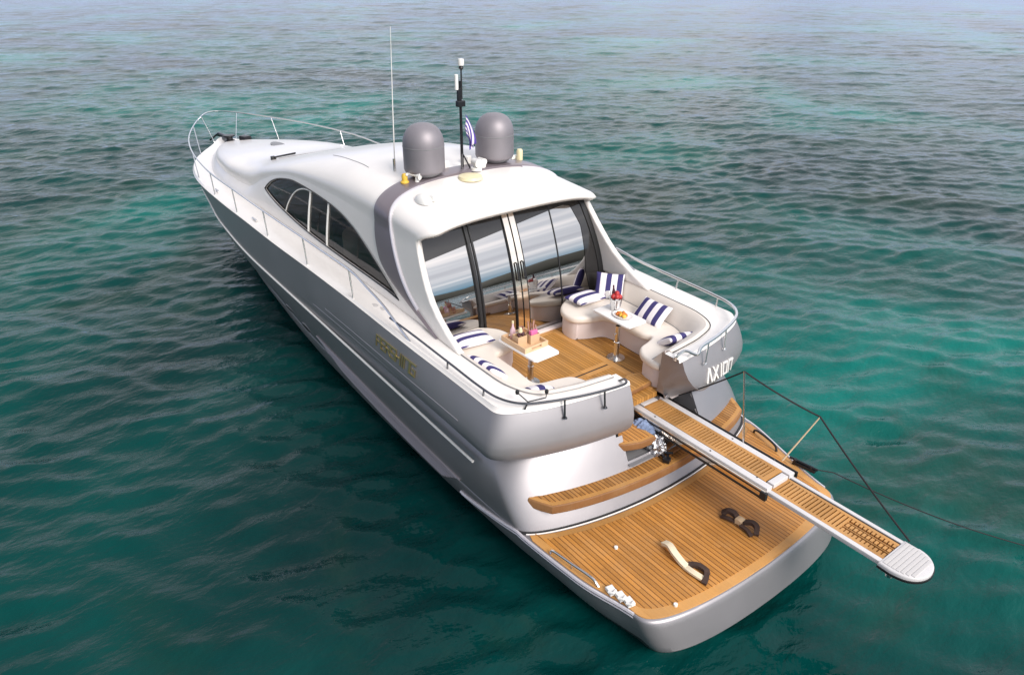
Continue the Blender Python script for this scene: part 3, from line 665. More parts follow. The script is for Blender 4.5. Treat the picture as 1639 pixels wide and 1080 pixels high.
for x, y, z in ((12.2, 2.36, 2.56), (15.2, 2.27, 2.48)): mb = MB(); mb.tube([(x-.14, y, z), (x+.14, y, z)], .02); mb.box((x-.06, y, z-.03), (.04, .04, .07)); mb.box((x+.06, y, z-.03), (.04, .04, .07)); mb.build('deck_cleat', M['steel'], yacht)

# ------------------------------------------------------------------ saloon doors
def gx(z): t = (z-1.8)/2.05; return 5.58+.52*max(0, t)**2
def glass_lim(z):
    x = gx(z)
    if z < zsf(x): return side_y(x, max(z, zbf(x)))-.085
    t = min(1, (z-zsf(x)+.09)/(ztf(x)-zsf(x))); return ysf(x)*max(0, 1-t**NEXP)**(1/NEXP)-.07
def gtop(y): return min(3.97, crown_z(6.05, y)-.085)
def gpt(y, f, d=0.0):
    z = 1.75+(gtop(y)-1.75)*f; return (gx(z)-d, y, z)
def pane(y0, y1, name):
    ys_ = np.linspace(y0, y1, 14); fs = np.linspace(0, 1, 24)
    P = []
    for y in ys_:
        row = []
        for f in fs:
            p = gpt(y, f); lim = glass_lim(p[2]); row.append((p[0], min(max(p[1], -lim), lim), p[2]))
        P.append(row)
    return MB().grid(np.array(P)).build(name, M['mirror'], yacht)
g1 = pane(.90, 1.86, 'door_glass'); g2 = pane(.13, .86, 'door_glass'); g3 = pane(-.13, -.88, 'door_glass'); g4 = pane(-.90, -1.86, 'door_glass')
def strip(y, wid, d0, d1, name, m, par):
    fs = np.linspace(0, 1, 24); A = np.array([[gpt(y-wid/2, f, d0), gpt(y-wid/2, f, d1), gpt(y+wid/2, f, d1), gpt(y+wid/2, f, d0)] for f in fs])
    return recalc(MB().grid(A, closev=True).build(name, m, par))
strip(.88, .05, -.02, .04, 'door_mullion', M['black'], g1); strip(.80, .03, -.01, .025, 'door_mullion', M['black'], g1)
strip(-.89, .018, -.01, .012, 'door_mullion', M['black'], g3)
strip(.067, .105, -.01, .03, 'door_frame', M['chrome'], g2); strip(-.067, .105, -.01, .03, 'door_frame', M['chrome'], g3)
strip(.130, .013, -.01, .036, 'frame_seal', M['black'], g2); strip(-.130, .013, -.01, .036, 'frame_seal', M['black'], g3); strip(0, .007, -.01, .026, 'frame_seal', M['black'], g2)
for y, g in ((.06, g2), (-.075, g3)):
    mb = MB(); a_ = gpt(y, .47, .07); b_ = gpt(y, .60, .07); mb.tube([a_, b_], .014); mb.tube([a_, gpt(y, .47, .0)], .012); mb.tube([b_, gpt(y, .60, .0)], .012); mb.build('door_handle', M['blackmetal'], g)
for sgn in (1, -1):
    P = []
    for f in np.linspace(0, 1, 24):
        z = 1.75+2.16*f; y = glass_lim(z)+.03; wd = (.07 if sgn > 0 else .15); P.append([(gx(z)+.02, sgn*y, z), (gx(z)-.025, sgn*y, z), (gx(z)-.025, sgn*(y-wd), z), (gx(z)+.02, sgn*(y-wd), z)])
    recalc(MB().grid(np.array(P), closev=True).build('door_side_frame', M['black'], yacht))
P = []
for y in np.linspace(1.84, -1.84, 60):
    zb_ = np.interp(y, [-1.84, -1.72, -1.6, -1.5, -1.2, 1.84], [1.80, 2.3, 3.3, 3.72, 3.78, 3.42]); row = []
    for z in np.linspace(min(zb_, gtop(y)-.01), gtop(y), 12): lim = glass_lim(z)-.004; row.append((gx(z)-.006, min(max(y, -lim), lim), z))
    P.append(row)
MB().grid(np.array(P)).build('door_reflection_tint', M['blackglass'], yacht)  # dark header sheet standing in for the roof overhang's reflection in the glass
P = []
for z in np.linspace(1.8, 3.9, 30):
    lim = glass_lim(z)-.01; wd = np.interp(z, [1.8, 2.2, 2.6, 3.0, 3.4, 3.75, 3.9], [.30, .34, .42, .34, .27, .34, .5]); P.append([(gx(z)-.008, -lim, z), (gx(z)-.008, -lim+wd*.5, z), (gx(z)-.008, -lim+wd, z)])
MB().grid(np.array(P)).build('door_reflection_tint', M['blackglass'], yacht)
mb = MB(); mb.box((5.52, 0, 1.745), (.10, 3.4, .05), 0, .012); mb.build('door_sill', M['vinylbase'], yacht)

# ------------------------------------------------------------------ cockpit
def inset_path(P, d): return P
floor_o = [(5.62, -1.9), (3.3, -1.9), (2.98, -1.6), (2.9, -.6), (2.9, .6), (2.98, 1.6), (3.3, 1.9), (5.62, 1.9)]
fl = MB().slab(floor_o, 1.64, 1.725).build('cockpit_floor', M['teak_floor'], yacht)
mb = MB()
def bar(x0, y0, x1, y1, wd, z=1.725, h=.006):
    d = math.hypot(x1-x0, y1-y0); mb.box(((x0+x1)/2, (y0+y1)/2, z+h/2), (d, wd, h), math.atan2(y1-y0, x1-x0))
bar(5.5, -.58, 3.0, -.58, .13); bar(5.45, .80, 3.1, .80, .10); bar(4.02, -.51, 4.02, .74, .085); bar(3.90, -.51, 3.90, .74, .085); bar(5.44, -.51, 5.44, .74, .12); bar(3.14, -.51, 3.14, .74, .10)
mb.build('floor_margin', M['teak_plain'], fl)
mb = MB(); bar(5.5, -.655, 2.95, -.655, .014, 1.725, .003); bar(3.96, -.51, 3.96, .74, .028, 1.725, .0035); mb.build('floor_joint', M['black'], fl)
# white liner walls behind the seats
lin = smooth_path([(5.62, 1.93, 0), (3.7, 1.93, 0), (3.2, 1.86, 0), (2.98, 1.7, 0), (2.86, 1.2, 0), (2.84, .57, 0)], 8)
mb = MB(); A = np.array([[(p[0], p[1], z) for p in lin] for z in (1.5, 2.46)]); both(mb, A); mb.build('cockpit_liner', M['vinylbase'], yacht)

inner_s = [(5.62, 1.02), (5.5, .80), (5.33, .63), (5.12, .555), (4.92, .60), (4.78, .80), (4.69, 1.04), (4.5, 1.13), (4.2, 1.11), (3.85, 1.11), (3.66, 1.16), (3.575, .98), (3.51, .76), (3.33, .60), (3.08, .545), (2.92, .57)]
inner_p = [(5.62, .95), (5.5, .80), (5.33, .68), (5.12, .64), (4.88, .68), (4.76, .80), (4.72, 1.02), (4.66, 1.22), (4.45, 1.25), (4.1, 1.25), (3.75, 1.28), (3.61, 1.22), (3.55, .95), (3.48, .74), (3.33, .64), (3.15, .60), (2.92, .60)]
back_o = [(2.90, 1.2), (3.0, 1.6), (3.25, 1.82), (3.7, 1.88), (5.62, 1.90)]
for sgn, inn in ((1, inner_p), (-1, inner_s)):
    ol = smooth_path([(p[0], p[1], 0) for p in inn], 5); ol = [(p[0], p[1]) for p in ol]
    full = ol+back_o
    if sgn < 0: full = mir(full)
    ctr = np.array([4.2, sgn*1.5])
    basep = []
    for p in full:
        d = .045
        q = np.array(p); 
        basep.append(tuple(q))
    # base is the seat outline drawn in a little towards the wall
    bp_ = [(p[0]+(.03 if p[0] < 4.3 and abs(p[1]) < 1.05 else (-.03 if p[0] > 5.1 else 0))*0, p[1]+sgn*.055 if abs(p[1]) < 1.5 else p[1]) for p in full]
    bp_ = [(p[0]-.05 if (3.35 < p[0] < 3.8 and abs(p[1]) < 1.2) else (p[0]+.05 if 4.55 < p[0] < 4.9 and abs(p[1]) < 1.15 else p[0]), p[1]) for p in bp_]
    sofa = MB().slab(bp_, 1.735, 2.06, .02, .0).build('cockpit_sofa', M['vinylbase'], yacht)
    MB().slab(full, 2.062, 2.185, .05, .04).build('seat_cushion', M['vinyl'], sofa)
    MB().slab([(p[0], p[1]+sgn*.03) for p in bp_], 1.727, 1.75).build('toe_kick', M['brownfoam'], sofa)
    # backrest: sloped pad between seat and coaming
    lo = smooth_path([(5.6, 1.80, 2.16), (4.9, 1.78, 2.16), (4.0, 1.75, 2.16), (3.55, 1.68, 2.16), (3.30, 1.48, 2.16), (3.2, 1.1, 2.16), (3.14, .80, 2.16), (3.10, .60, 2.16)], 8)
    hi = smooth_path([(5.6, 1.93, 2.50), (4.9, 1.93, 2.49), (4.0, 1.92, 2.485), (3.45, 1.88, 2.485), (3.06, 1.68, 2.485), (2.90, 1.25, 2.485), (2.84, .85, 2.48), (2.82, .60, 2.47)], 8)
    lo = np.array(lo); hi = np.array(hi); out2 = hi+(hi-lo)*np.array([.36, .36, 0]); rws = [lo, lo*.5+hi*.5+(lo-hi)*np.array([.10, .10, 0]), lo*.15+hi*.85+(lo-hi)*np.array([.12, .12, 0]), hi, hi*.6+out2*.4+np.array([0, 0, .018]), out2, out2+np.array([0, 0, -.3])]
    A = np.array(rws); A[..., 1] *= sgn; mb = MB(); mb.grid(A); mb.poly(A[:, -1]); mb.poly(A[:, 0])
    recalc(mb.build('backrest', M['vinyl'], sofa))
    sp_ = out2+np.array([0, 0, .006]); sp_[:, 1] *= sgn; MB().tube([tuple(p) for p in sp_], .008, n=5).build('backrest_piping', M['blackmetal'] if sgn < 0 else M['grey'], sofa)
    ss = lo+np.array([0, 0, .028]); ss[:, 1] *= sgn; MB().tube([tuple(p) for p in ss], .006, n=5).build('seat_seam', M['grey'], sofa)

# ------------------------------------------------------------------ swim platform teak and transom steps
def platform_outline(d):
    """teak outline, drawn in by d from the hull edge and the transom foot"""
    P = np.array(half_plan(lambda x: .72, .135+d, .04, .42, 4.4, 0)); P = P[P[:, 0] < 2.50-d*.3]; E = [(x, max(0, y-d)) for x, y, z in P]
    T = np.array(half_plan(lambda x: .72, 2.0-.03-d*.9, .07, .3, 4.5, 0, 0, 60)); T = T[(T[:, 0] < 2.47)]
    t = [(x, y) for x, y, z in T if y < E[0][1]-.02][::-1]      # centre -> corner
    half = E[::-1]                                                # centre aft -> corner -> forward
    port = half+t[::-1]
    return port+[(x, -y) for x, y in port[::-1]]
def dedupe(o, tol=.004):
    r = [o[0]]
    for p in o[1:]:
        if math.hypot(p[0]-r[-1][0], p[1]-r[-1][1]) > tol: r.append(p)
    if math.hypot(r[0][0]-r[-1][0], r[0][1]-r[-1][1]) < tol: r.pop()
    return r
plat = skew(MB().slab(dedupe(platform_outline(.035)), .70, .732, .004)).build('swim_platform', M['teak_plain'], yacht)
skew(MB().slab(dedupe(platform_outline(.15)), .72, .7365)).build('platform_planking', M['teak_fore'], plat)
# black joint and white bead at the transom foot
def foot(d, z): return [(x-d, y, z) for x, y, z in half_plan(lambda x: .72, 2.0, .07, .3, 4.5, 0, 0, 60) if x < 2.62]
for d, r, z, m, nm in ((.012, .026, .80, M['black'], 'transom_joint'), (.02, .020, .755, M['gelcoat'], 'transom_bead')):
    p = foot(d, z); full = p+[(x, -y, z_) for x, y, z_ in p[::-1]][1:]
    MB().tube(full, r, n=8).build(nm, m, up)
def step(name, front, back, z1, th, tip_r=.02, inset=.07, m='teak_cross'):
    ol = dedupe(front+back[::-1]); s = MB().slab(ol, z1-th, z1, .02, .03).build(name, M['teak_side'], yacht)
    c = np.mean(np.array(ol), 0)
    def shr(d):
        o = np.array(ol); A = .5*np.sum(o[:, 0]*np.roll(o[:, 1], -1)-np.roll(o[:, 0], -1)*o[:, 1]); o = o if A > 0 else o[::-1]
        a = o-np.roll(o, 1, 0); q = np.roll(o, -1, 0)-o; a /= np.linalg.norm(a, axis=1)[:, None]; q /= np.linalg.norm(q, axis=1)[:, None]
        na = np.stack([-a[:, 1], a[:, 0]], 1); nc = np.stack([-q[:, 1], q[:, 0]], 1); k = np.clip(1+np.sum(na*nc, 1), .5, 2); return (o+d*(na+nc)/k[:, None]).tolist()
    MB().slab(shr(.018), z1, z1+.004).build('tread_border', M['teak_plain'], s)
    MB().slab(shr(inset), z1+.004, z1+.008).build('tread_planks', M[m], s)
    return s
ys_ = np.linspace(-2.0, 2.0, 41)
fr_ = [(2.62, -2.17), (2.44, -2.08)]+[(1.965+.075*y*y+.04*(abs(y)/2)**8, y) for y in ys_]+[(2.44, 2.08), (2.62, 2.17)]
bk_ = [(2.74, -2.10)]+[(2.36+.07*y*y, y) for y in np.linspace(-1.95, 1.95, 41)]+[(2.74, 2.10)]
step('transom_step', fr_, bk_, 1.15, .15, inset=.08)
step('transom_step', [(2.28, .08), (2.30, .35), (2.40, .60), (2.60, .80), (2.83, .9)], [(3.0, .08), (3.0, .9)], 1.50, .13, inset=.06, m='teak_fore')
step('entry_step', [(3.02, .0), (3.03, -.3), (3.09, -.95)], [(3.40, .0), (3.45, -.25), (3.44, -.5), (3.36, -.75), (3.2, -.93)], 1.80, .07, inset=.05, m='teak_floor')
# garage opening behind the gangway
mb = MB(); X0, X1, Y0, Y1, Z0, Z1 = 2.22, 3.3, -1.02, .60, 1.22, 1.73
mb.poly([(X0, Y0, Z0), (X1, Y0, Z0), (X1, Y1, Z0), (X0, Y1, Z0)]); mb.poly([(X1, Y0, Z0), (X1, Y1, Z0), (X1, Y1, Z1), (X1, Y0, Z1)]); mb.poly([(X0+.1, Y0, Z0), (X1, Y0, Z0), (X1, Y0, Z1), (X0+.4, Y0, Z1)]); mb.poly([(X0+.1, Y1, Z0), (X1, Y1, Z0), (X1, Y1, Z1), (X0+.4, Y1, Z1)]); mb.poly([(3.02, Y0, Z1-.012), (X1, Y0, Z1-.012), (X1, Y1, Z1-.012), (3.02, Y1, Z1-.012)])
mb.build('gangway_locker', M['grey'], yacht)

# ------------------------------------------------------------------ hull trim
def hull_pts(xs, zf, d): return [(x, hull_y(x, zf(x))+d, zf(x)) for x in xs]
for sgn in (1, -1):
    p = hull_pts(np.linspace(22.0, 3.5, 90), zr, .012); p = [(x, sgn*y, z) for x, y, z in p]; MB().tube(p, .021, n=8).build('rub_rail', M['whiteplastic'], hull)
    zl = table([2.5, 3.2, 4.0, 6, 9.3], [.745, .60, .47, .50, .72])
    for k, (dz, rr_) in enumerate(((.0, .022), (-.055, .014))):
        p = [(x, sgn*(hull_y(x, zl(x)+dz)+.01), zl(x)+dz) for x in np.linspace(4.0, .5, 40) if x > 2.5]; q = [(x, sgn*(hull_y(x, .715+dz)+.006), .715+dz) for x in np.linspace(2.45, .62, 30)]
        skew(MB().tube(p+q, rr_, n=6)).build('spray_rail', M['wing'], hull)
    # louvred air intake
    mb = MB()
    for k in range(7):
        f = k/6; xs = np.linspace(9.2-.35*f, 3.95+.55*f, 30); zt_ = table([3.9, 5, 7, 8.6, 9.25], [.74, .78, .86, .93, .96]); wd = table([3.9, 4.4, 8.0, 9.25], [.14, .30, .27, .01])
        p = [(x, sgn*(hull_y(x, zt_(x)-wd(x)*f)+.012), zt_(x)-wd(x)*f) for x in xs]; mb.tube(p, .018, n=6)
    mb.build('side_louvre', M['louvre'], hull)
    for (x, z) in ((10.85, .88), (9.9, .83)):
        c = np.array((x, hull_y(x, z), z)); tx = np.array((1, 0, 0)); tz = np.array((0, (hull_y(x, z+.1)-hull_y(x, z-.1))/.2, 1)); tz /= np.linalg.norm(tz); nn = np.cross(tx, tz); nn *= -1 if nn[1] < 0 else 1
        ring = lambda a_, b_, d: [tuple((c+tx*a_*math.cos(t)+tz*b_*math.sin(t)+nn*d)*np.array((1, sgn, 1))) for t in np.linspace(0, 6.283, 28, endpoint=False)]
        ph_ = MB().tube(ring(.22, .095, .0), .016, n=8, closed=True).build('porthole', M['grey'], hull); MB().poly(ring(.215, .09, .008)).build('porthole_glass', M['blackmetal'], ph_)
    # shallow moulded lines above the knuckle
    for (x0_, x1_, za, zb_) in ((8.9, 3.6, 1.80, 1.86), (8.3, 3.7, 1.93, 2.0)):
        xs = np.linspace(x0_, x1_, 40); p = []
        for x in xs:
            z = za+(zb_-za)*(x0_-x)/(x0_-x1_); k = min(1, max(0, (10-x)/6.9))**1.6; t = (z-ZK)/(zg(x)-ZK); p.append((x, sgn*(hull_y(x, z)+.0+BUL(t)*k-.004), z))
        MB().tube(p, .009, n=6).build('hull_moulding', M['paint'], hull)

# lettering: strokes on the surfaces they sit on
def word(strokes, adv, f, depth, name, m, par, wd=.10, fill=.86):
    """strokes: per letter list of polylines in a 0..1 box; f(u,v,d) -> 3D"""
    mb = MB(); u0 = 0.0
    for pl, a in zip(strokes, adv):
        for line in pl:
            for (p, q) in zip(line[:-1], line[1:]):
                p = np.array(p, float)*np.array([a*fill, 1]); q = np.array(q, float)*np.array([a*fill, 1]); d = q-p; l = np.linalg.norm(d); d /= l; n = np.array([-d[1], d[0]])*wd/2; p = p-d*wd/2*.98; q = q+d*wd/2*.98
                c4 = [p-n, q-n, q+n, p+n]; lo = [f(u0+c[0], c[1], 0) for c in c4]; hi_ = [f(u0+c[0], c[1], depth+random.random()*.0012) for c in c4]
                mb.poly(hi_)
                for k in range(4): mb.poly([lo[k], lo[(k+1) % 4], hi_[(k+1) % 4], hi_[k]])
        u0 += a
    return recalc(mb.build(name, m, par, merge=0))
G = {'P': [[(0, 0), (0, 1), (1, 1), (1, .5), (.05, .5)]], 'E': [[(1, 0), (0, 0), (0, 1), (1, 1)], [(0, .5), (.85, .5)]], 'R': [[(0, 0), (0, 1), (1, 1), (1, .5), (.05, .5)], [(.45, .5), (1, 0)]], 'S': [[(0, 0), (1, 0), (1, .5), (0, .5), (0, 1), (1, 1)]],
     'H': [[(0, 0), (0, 1)], [(1, 0), (1, 1)], [(0, .5), (1, .5)]], 'I': [[(.5, 0), (.5, 1)]], 'N': [[(0, 0), (0, 1), (1, 1), (1, 0)]], 'G': [[(1, 1), (0, 1), (0, 0), (1, 0), (1, .5), (.5, .5)]],
     'A': [[(0, 0), (.42, 1), (.58, 1), (1, 0)]], 'X': [[(0, 0), (1, 1)], [(0, 1), (1, 0)]], 'O': [[(0, 0), (1, 0), (1, 1), (0, 1), (0, 0)]]}
def side_map(sgn):
    def f(u, v, d):
        x = 6.20-.188*u if sgn > 0 else 4.88+.188*u; z = 2.10+.175*v; k = min(1, max(0, (10-x)/6.9))**1.6; t = (z-ZK)/(zg(x)-ZK)
        return (x-.03*v*sgn*-1*0, sgn*(hull_y(x, z)+BUL(t)*k+.004+d), z)
    return f
for sgn in (1, -1):
    word([G[c] for c in 'PERSHING'], [.88, .88, .88, .88, .88, .55, .95, .95], side_map(sgn), .012, 'hull_lettering', M['gold'], hull, .13)
def aft_map(u, v, d):
    y = 1.08+.30*u; z = 1.95+.20*v-.045*u; t = float(np.interp(z, CROWS[:, -1, 2], np.arange(len(CROWS))))
    i = min(len(CROWS)-2, max(0, int(t))); f = t-i
    g = lambda r: np.interp(y, CROWS[r][::-1, 1], CROWS[r][::-1, 0])
    return (g(i)*(1-f)+g(i+1)*f-d-.004, -y, z)
word([G[c] for c in 'AXION'], [.62, .66, .34, .62, .62], aft_map, .02, 'name_lettering', M['whiteplastic'], coaming_stbd, .125, .66)

# ------------------------------------------------------------------ rails
def rail(pts, posts, name, r=.019, m='steel'):
    mb = MB(); mb.tube(smooth_path(pts, 6), r, n=8); ra = mb.build(name, M[m], yacht)
    for a_, b_ in posts:
        q = MB(); q.tube([a_, b_], .014, n=8); q.lathe([(0, 0), (.035, 0), (.03, .014), (0, .016)], a_, 12); q.build('stanchion', M[m], ra)
    return ra
for sgn in (1, -1):
    X = lambda p: (p[0], sgn*p[1], p[2])
    side = [(22.85, 0.0, 3.0), (22.66, .30, 3.0), (21.9, .72, 3.0), (20.7, 1.24, 3.0), (19.55, 1.66, 3.0), (18.6, 1.93, 3.0), (17.6, 2.14, 3.0), (16.5, 2.30, 3.0)]
    side += [(x, yg(x)-.05, zg(x)+.55) for x in (15, 13.1, 11.1, 9.1, 8.0)]+[(7.16, yg(7.16)-.05, zg(7.16)+.55), (6.6, yg(6.6)-.05, zg(6.6)+.45), (6.1, 2.40, 2.80), (5.6, 2.39, 2.60), (5.25, 2.39, 2.47)]
    posts = [((x, yg(x)-.06, zg(x)), (x+.06, yg(x)-.05, zg(x)+.55)) for x in (7.2, 9.1, 11.1, 13.1, 15.0)]
    posts += [((17.2, 2.17, 2.28), (17.5, 2.15, 3.0)), ((20.3, 1.26, 2.2), (20.75, 1.22, 3.0)), ((22.0, .36, 2.18), (22.2, .58, 3.0))]
    rail([X(p) for p in side], [(X(a_), X(b_)) for a_, b_ in posts], 'side_rail')
    aft = [(5.9, 2.40, 2.66), (5.2, 2.36, 2.62), (4.3, 2.355, 2.60), (3.5, 2.35, 2.58), (3.1, 2.30, 2.57), (2.83, 2.12, 2.56), (2.66, 1.8, 2.56), (2.50, 1.3, 2.555), (2.42, .85, 2.55)]
    aft += [(2.42, .66, 2.55), (2.52, .60, 2.54), (2.62, .60, 2.46)] if sgn > 0 else [(2.38, .72, 2.55), (2.52, .62, 2.58), (2.56, .50, 2.52), (2.58, .48, 2.44)]
    if sgn < 0: aft = [(x, y+(.07 if i < 7 else .02), z+(.07 if i < 9 else 0)) for i, (x, y, z) in enumerate(aft)]
    posts = [((4.27, 2.37, 2.45), (4.27, 2.36, 2.60)), ((3.38, 2.37, 2.43), (3.38, 2.35, 2.58)), ((2.56, 1.62, 2.28), (2.60, 1.60, 2.555)), ((2.43, 1.02, 2.28), (2.46, 1.02, 2.55))]
    if sgn < 0: posts = [(a_, (b_[0], b_[1]+.06, b_[2]+.07)) for a_, b_ in posts]
    rail([X(p) for p in aft], [(X(a_), X(b_)) for a_, b_ in posts], 'coaming_rail', .017 if sgn > 0 else .026, 'shadedsteel' if sgn > 0 else 'steel')

# grab rails and fittings on the platform
mb = MB(); mb.tube(smooth_path([(1.97, 2.29, .735), (1.93, 2.28, .80), (1.6, 2.24, .815), (1.28, 2.19, .81), (1.17, 2.17, .735)], 6), .018); mb.tube([(1.6, 2.24, .81), (1.6, 2.24, .735)], .012); mb.build('platform_grab_rail', M['steel'], plat)
mb = MB(); mb.tube(smooth_path([(2.12, -2.16, .735), (2.08, -2.15, .80), (1.85, -2.10, .815), (1.63, -2.03, .81), (1.57, -2.01, .735)], 6), .018); mb.build('platform_grab_rail', M['blackmetal'], plat)
mb = MB()
for k, (x, y) in enumerate(((1.02, 2.10), (.88, 2.07), (.76, 2.05))):
    mb.box((x, y, .765), (.13, .10, .05), -.2, .012); mb.tube([(x-.04, y-.03, .78), (x-.08, y+.05, .81), (x-.02, y+.07, .80)], .018)
mb.build('bathing_ladder_bracket', M['whiteplastic'], plat)
for x, y in ((1.53, 1.53), (.40, 1.62)): MB().lathe([(0, 0), (.026, 0), (.026, .03), (.0, .035)], (x, y, .735), 14).build('deck_socket', M['whiteplastic'], plat)
mb = MB(); mb.box((1.05, -1.98, .775), (.34, .06, .05), .12, .015); mb.tube([(1.22, -1.95, .74), (1.2, -1.95, .84)], .028); mb.tube([(.95, -1.99, .74), (.95, -1.99, .83)], .028); mb.tube([(1.30, -1.95, .82), (.85, -2.0, .82)], .02); mb.build('mooring_cleat', M['blackmetal'], plat)

# ------------------------------------------------------------------ gangway
GZ = 1.60; GY = -.405
gang = MB()
def rect(x0, x1, y0, y1): return [(x0, y0), (x1, y0), (x1, y1), (x0, y1)]
gang.slab(rect(.52, 3.02, GY+.185, GY+.295), GZ-.10, GZ, .012, .01); gang.slab(rect(.52, 3.02, GY-.295, GY-.185), GZ-.10, GZ, .012, .01); gang.slab(rect(.52, .62, GY-.155, GY+.155), GZ-.10, GZ-.001, .008); gang.slab(rect(2.86, 3.02, GY-.155, GY+.155), GZ-.10, GZ-.001, .008)
gangway = gang.build('gangway', M['gangpaint'], yacht)
mb = MB(); mb.slab(rect(.52, 3.06, GY+.297, GY+.335), GZ-.14, GZ-.03, .01); mb.slab(rect(.52, 3.06, GY-.335, GY-.297), GZ-.14, GZ-.03, .01); mb.slab(rect(.60, 3.06, GY-.29, GY+.29), GZ-.15, GZ-.12); mb.build('outer_channel', M['chrome'], gangway)
mb = MB(); mb.slab(rect(.50, 3.0, GY+.330, GY+.345), GZ-.165, GZ-.138); mb.slab(rect(.50, 3.0, GY+.3345, GY+.343), GZ-.075, GZ-.055); mb.slab(rect(.50, 3.0, GY-.350, GY-.336), GZ-.10, GZ-.01); mb.box((.535, GY+.33, GZ-.10), (.09, .05, .12), 0, .01); mb.box((3.04, GY, GZ-.06), (.06, .74, .12)); mb.build('channel_seal', M['black'], gangway)
def grating(x0, x1, hw, z, n, par, solid_tail=0.0, m1='teak_slat'):
    g = MB(); bw = .055; g.slab(rect(x0, x1, GY+hw-bw, GY+hw), z-.03, z, .004); g.slab(rect(x0, x1, GY-hw, GY-hw+bw), z-.03, z, .004); g.slab(rect(x0, x0+.07, GY-hw+bw, GY+hw-bw), z-.03, z-.0007); g.slab(rect(x1-.07, x1, GY-hw+bw, GY+hw-bw), z-.03, z-.0007)
    L_ = (x1-x0-.14)/n
    for k in range(n):
        xx = x0+.07+L_*(k+.5)
        if solid_tail and xx < x0+solid_tail:
            g.slab(rect(xx-L_*.31, xx+L_*.31, GY-hw+bw, GY-.02), z-.03, z-.002); g.slab(rect(xx-L_*.31, xx+L_*.31, GY+.02, GY+hw-bw), z-.03, z-.002)
        else: g.slab(rect(xx-L_*.31, xx+L_*.31, GY-hw+bw, GY+hw-bw), z-.03, z-.002)
    if solid_tail: g.slab(rect(x0+.07, x0+solid_tail, GY-.02, GY+.02), z-.03, z-.001)
    o = g.build('teak_grating', M[m1], par)
    MB().slab(rect(x0+.01, x1-.01, GY-hw+.01, GY+hw-.01), z-.045, z-.034).build('grating_backing', M['teak_side'], par); return o
mb = MB(); grating(.64, 2.84, .185, GZ+.004, 38, gangway)
lz = GZ-.055
mb = MB(); mb.slab(rect(-1.02, .60, GY+.200, GY+.272), lz-.06, lz, .01, .008); mb.slab(rect(-1.02, .60, GY-.275, GY-.215), lz-.06, lz, .01, .008); ext = mb.build('gangway_extension', M['gangpaint'], gangway)
mb = MB(); mb.slab(rect(-1.0, .6, GY-.214, GY-.19), lz-.05, lz-.012); mb.build('extension_groove', M['black'], gangway)
def grating2():
    x0, x1, hw, n = -1.0, .58, .20, 30; g = MB(); L_ = (x1-x0)/n; z = lz-.004
    g.slab(rect(x0, x1, GY+hw-.05, GY+hw), z-.03, z); g.slab(rect(x0, x1, GY-hw+.017, GY-hw+.06), z-.03, z)
    for k in range(n):
        xx = x0+L_*(k+.5)
        if k < 11: 
            g.slab(rect(xx-L_*.32, xx+L_*.32, GY-hw+.06, GY-.09), z-.03, z-.002); g.slab(rect(xx-L_*.32, xx+L_*.32, GY-.03, GY+.035), z-.03, z-.002); g.slab(rect(xx-L_*.32, xx+L_*.32, GY+.09, GY+hw-.05), z-.03, z-.002)
        else: g.slab(rect(xx-L_*.32, xx+L_*.32, GY-hw+.06, GY+hw-.05), z-.03, z-.002)
    g.slab(rect(x0, x0+L_*11, GY-.055, GY-.045), z-.03, z-.001); g.slab(rect(x0, x0+L_*11, GY+.055, GY+.065), z-.03, z-.001)
    g.build('teak_grating', M['teak_slat'], gangway); MB().slab(rect(x0, x1, GY-hw, GY+hw), z-.045, z-.034).build('grating_backing', M['teak_side'], gangway)
grating2()
nose = [(-1.0, GY-.29), (-1.0, GY+.30), (-1.16, GY+.31)]+[(-1.16-.30*math.sin(t)**.9, GY+.30*math.cos(t)) for t in np.linspace(.25, math.pi-.05, 18)]+[(-1.16, GY-.29)]
tip = MB().slab(nose, lz-.09, lz+.006, .02, .02).build('gangway_nose', M['gangpaint'], gangway)
mb = MB()
for k in range(7): xx = -1.055-.05*k; hw = .262*min(1, math.sqrt(max(.05, 1-((max(0, -1.16-xx))/.30)**2))); mb.slab(rect(xx-.021, xx+.021, GY-hw, GY+hw), lz+.004, lz+.013, .003)
mb.build('ribbed_tread', M['ribbed'], tip)
no = [(p[0]-.012 if p[0] < -1.1 else p[0], GY+(p[1]-GY)*1.04) for p in nose]
MB().slab(no, lz-.065, lz-.04).build('nose_fender', M['black'], tip)
mb = MB(); mb.lathe([(0, 0), (.045, 0), (.045, .05), (.03, .07), (0, .07)], (-1.12, GY+.20, lz-.17), 14); mb.box((-1.12, GY+.20, lz-.1), (.05, .05, .06)); mb.build('nose_roller', M['steel'], tip)
mb = MB()
for x, y in ((2.55, GY+.24), (1.5, GY+.24), (1.5, GY-.24), (.75, GY+.20)): MB().tube([(x, y, GZ), (x, y, GZ+.006)], .012, n=10).build('gangway_bolt', M['blackmetal'], gangway)
s1a, s1b = (1.36, GY-.31, GZ-.02), (1.53, GY-.29, GZ+1.08)
MB().tube([s1a, s1b], .013).build('gangway_stanchion', M['steel'], gangway)
s2b = at(1313, 667, 1, -1.22); s2a = at(1252, 737, 1, GY-.31)
MB().tube([tuple(s2a), tuple(s2b)], [.012, .009]).build('gangway_stanchion', M['tan'], gangway)
tipr = (-1.05, GY-.30, lz+.02); root = at(1087, 632, 1, -.95)
def sag(a_, b_, s, n=10): a_ = np.array(a_); b_ = np.array(b_); return [tuple(a_+(b_-a_)*k/n-np.array([0, 0, s*4*(k/n)*(1-k/n)])) for k in range(n+1)]
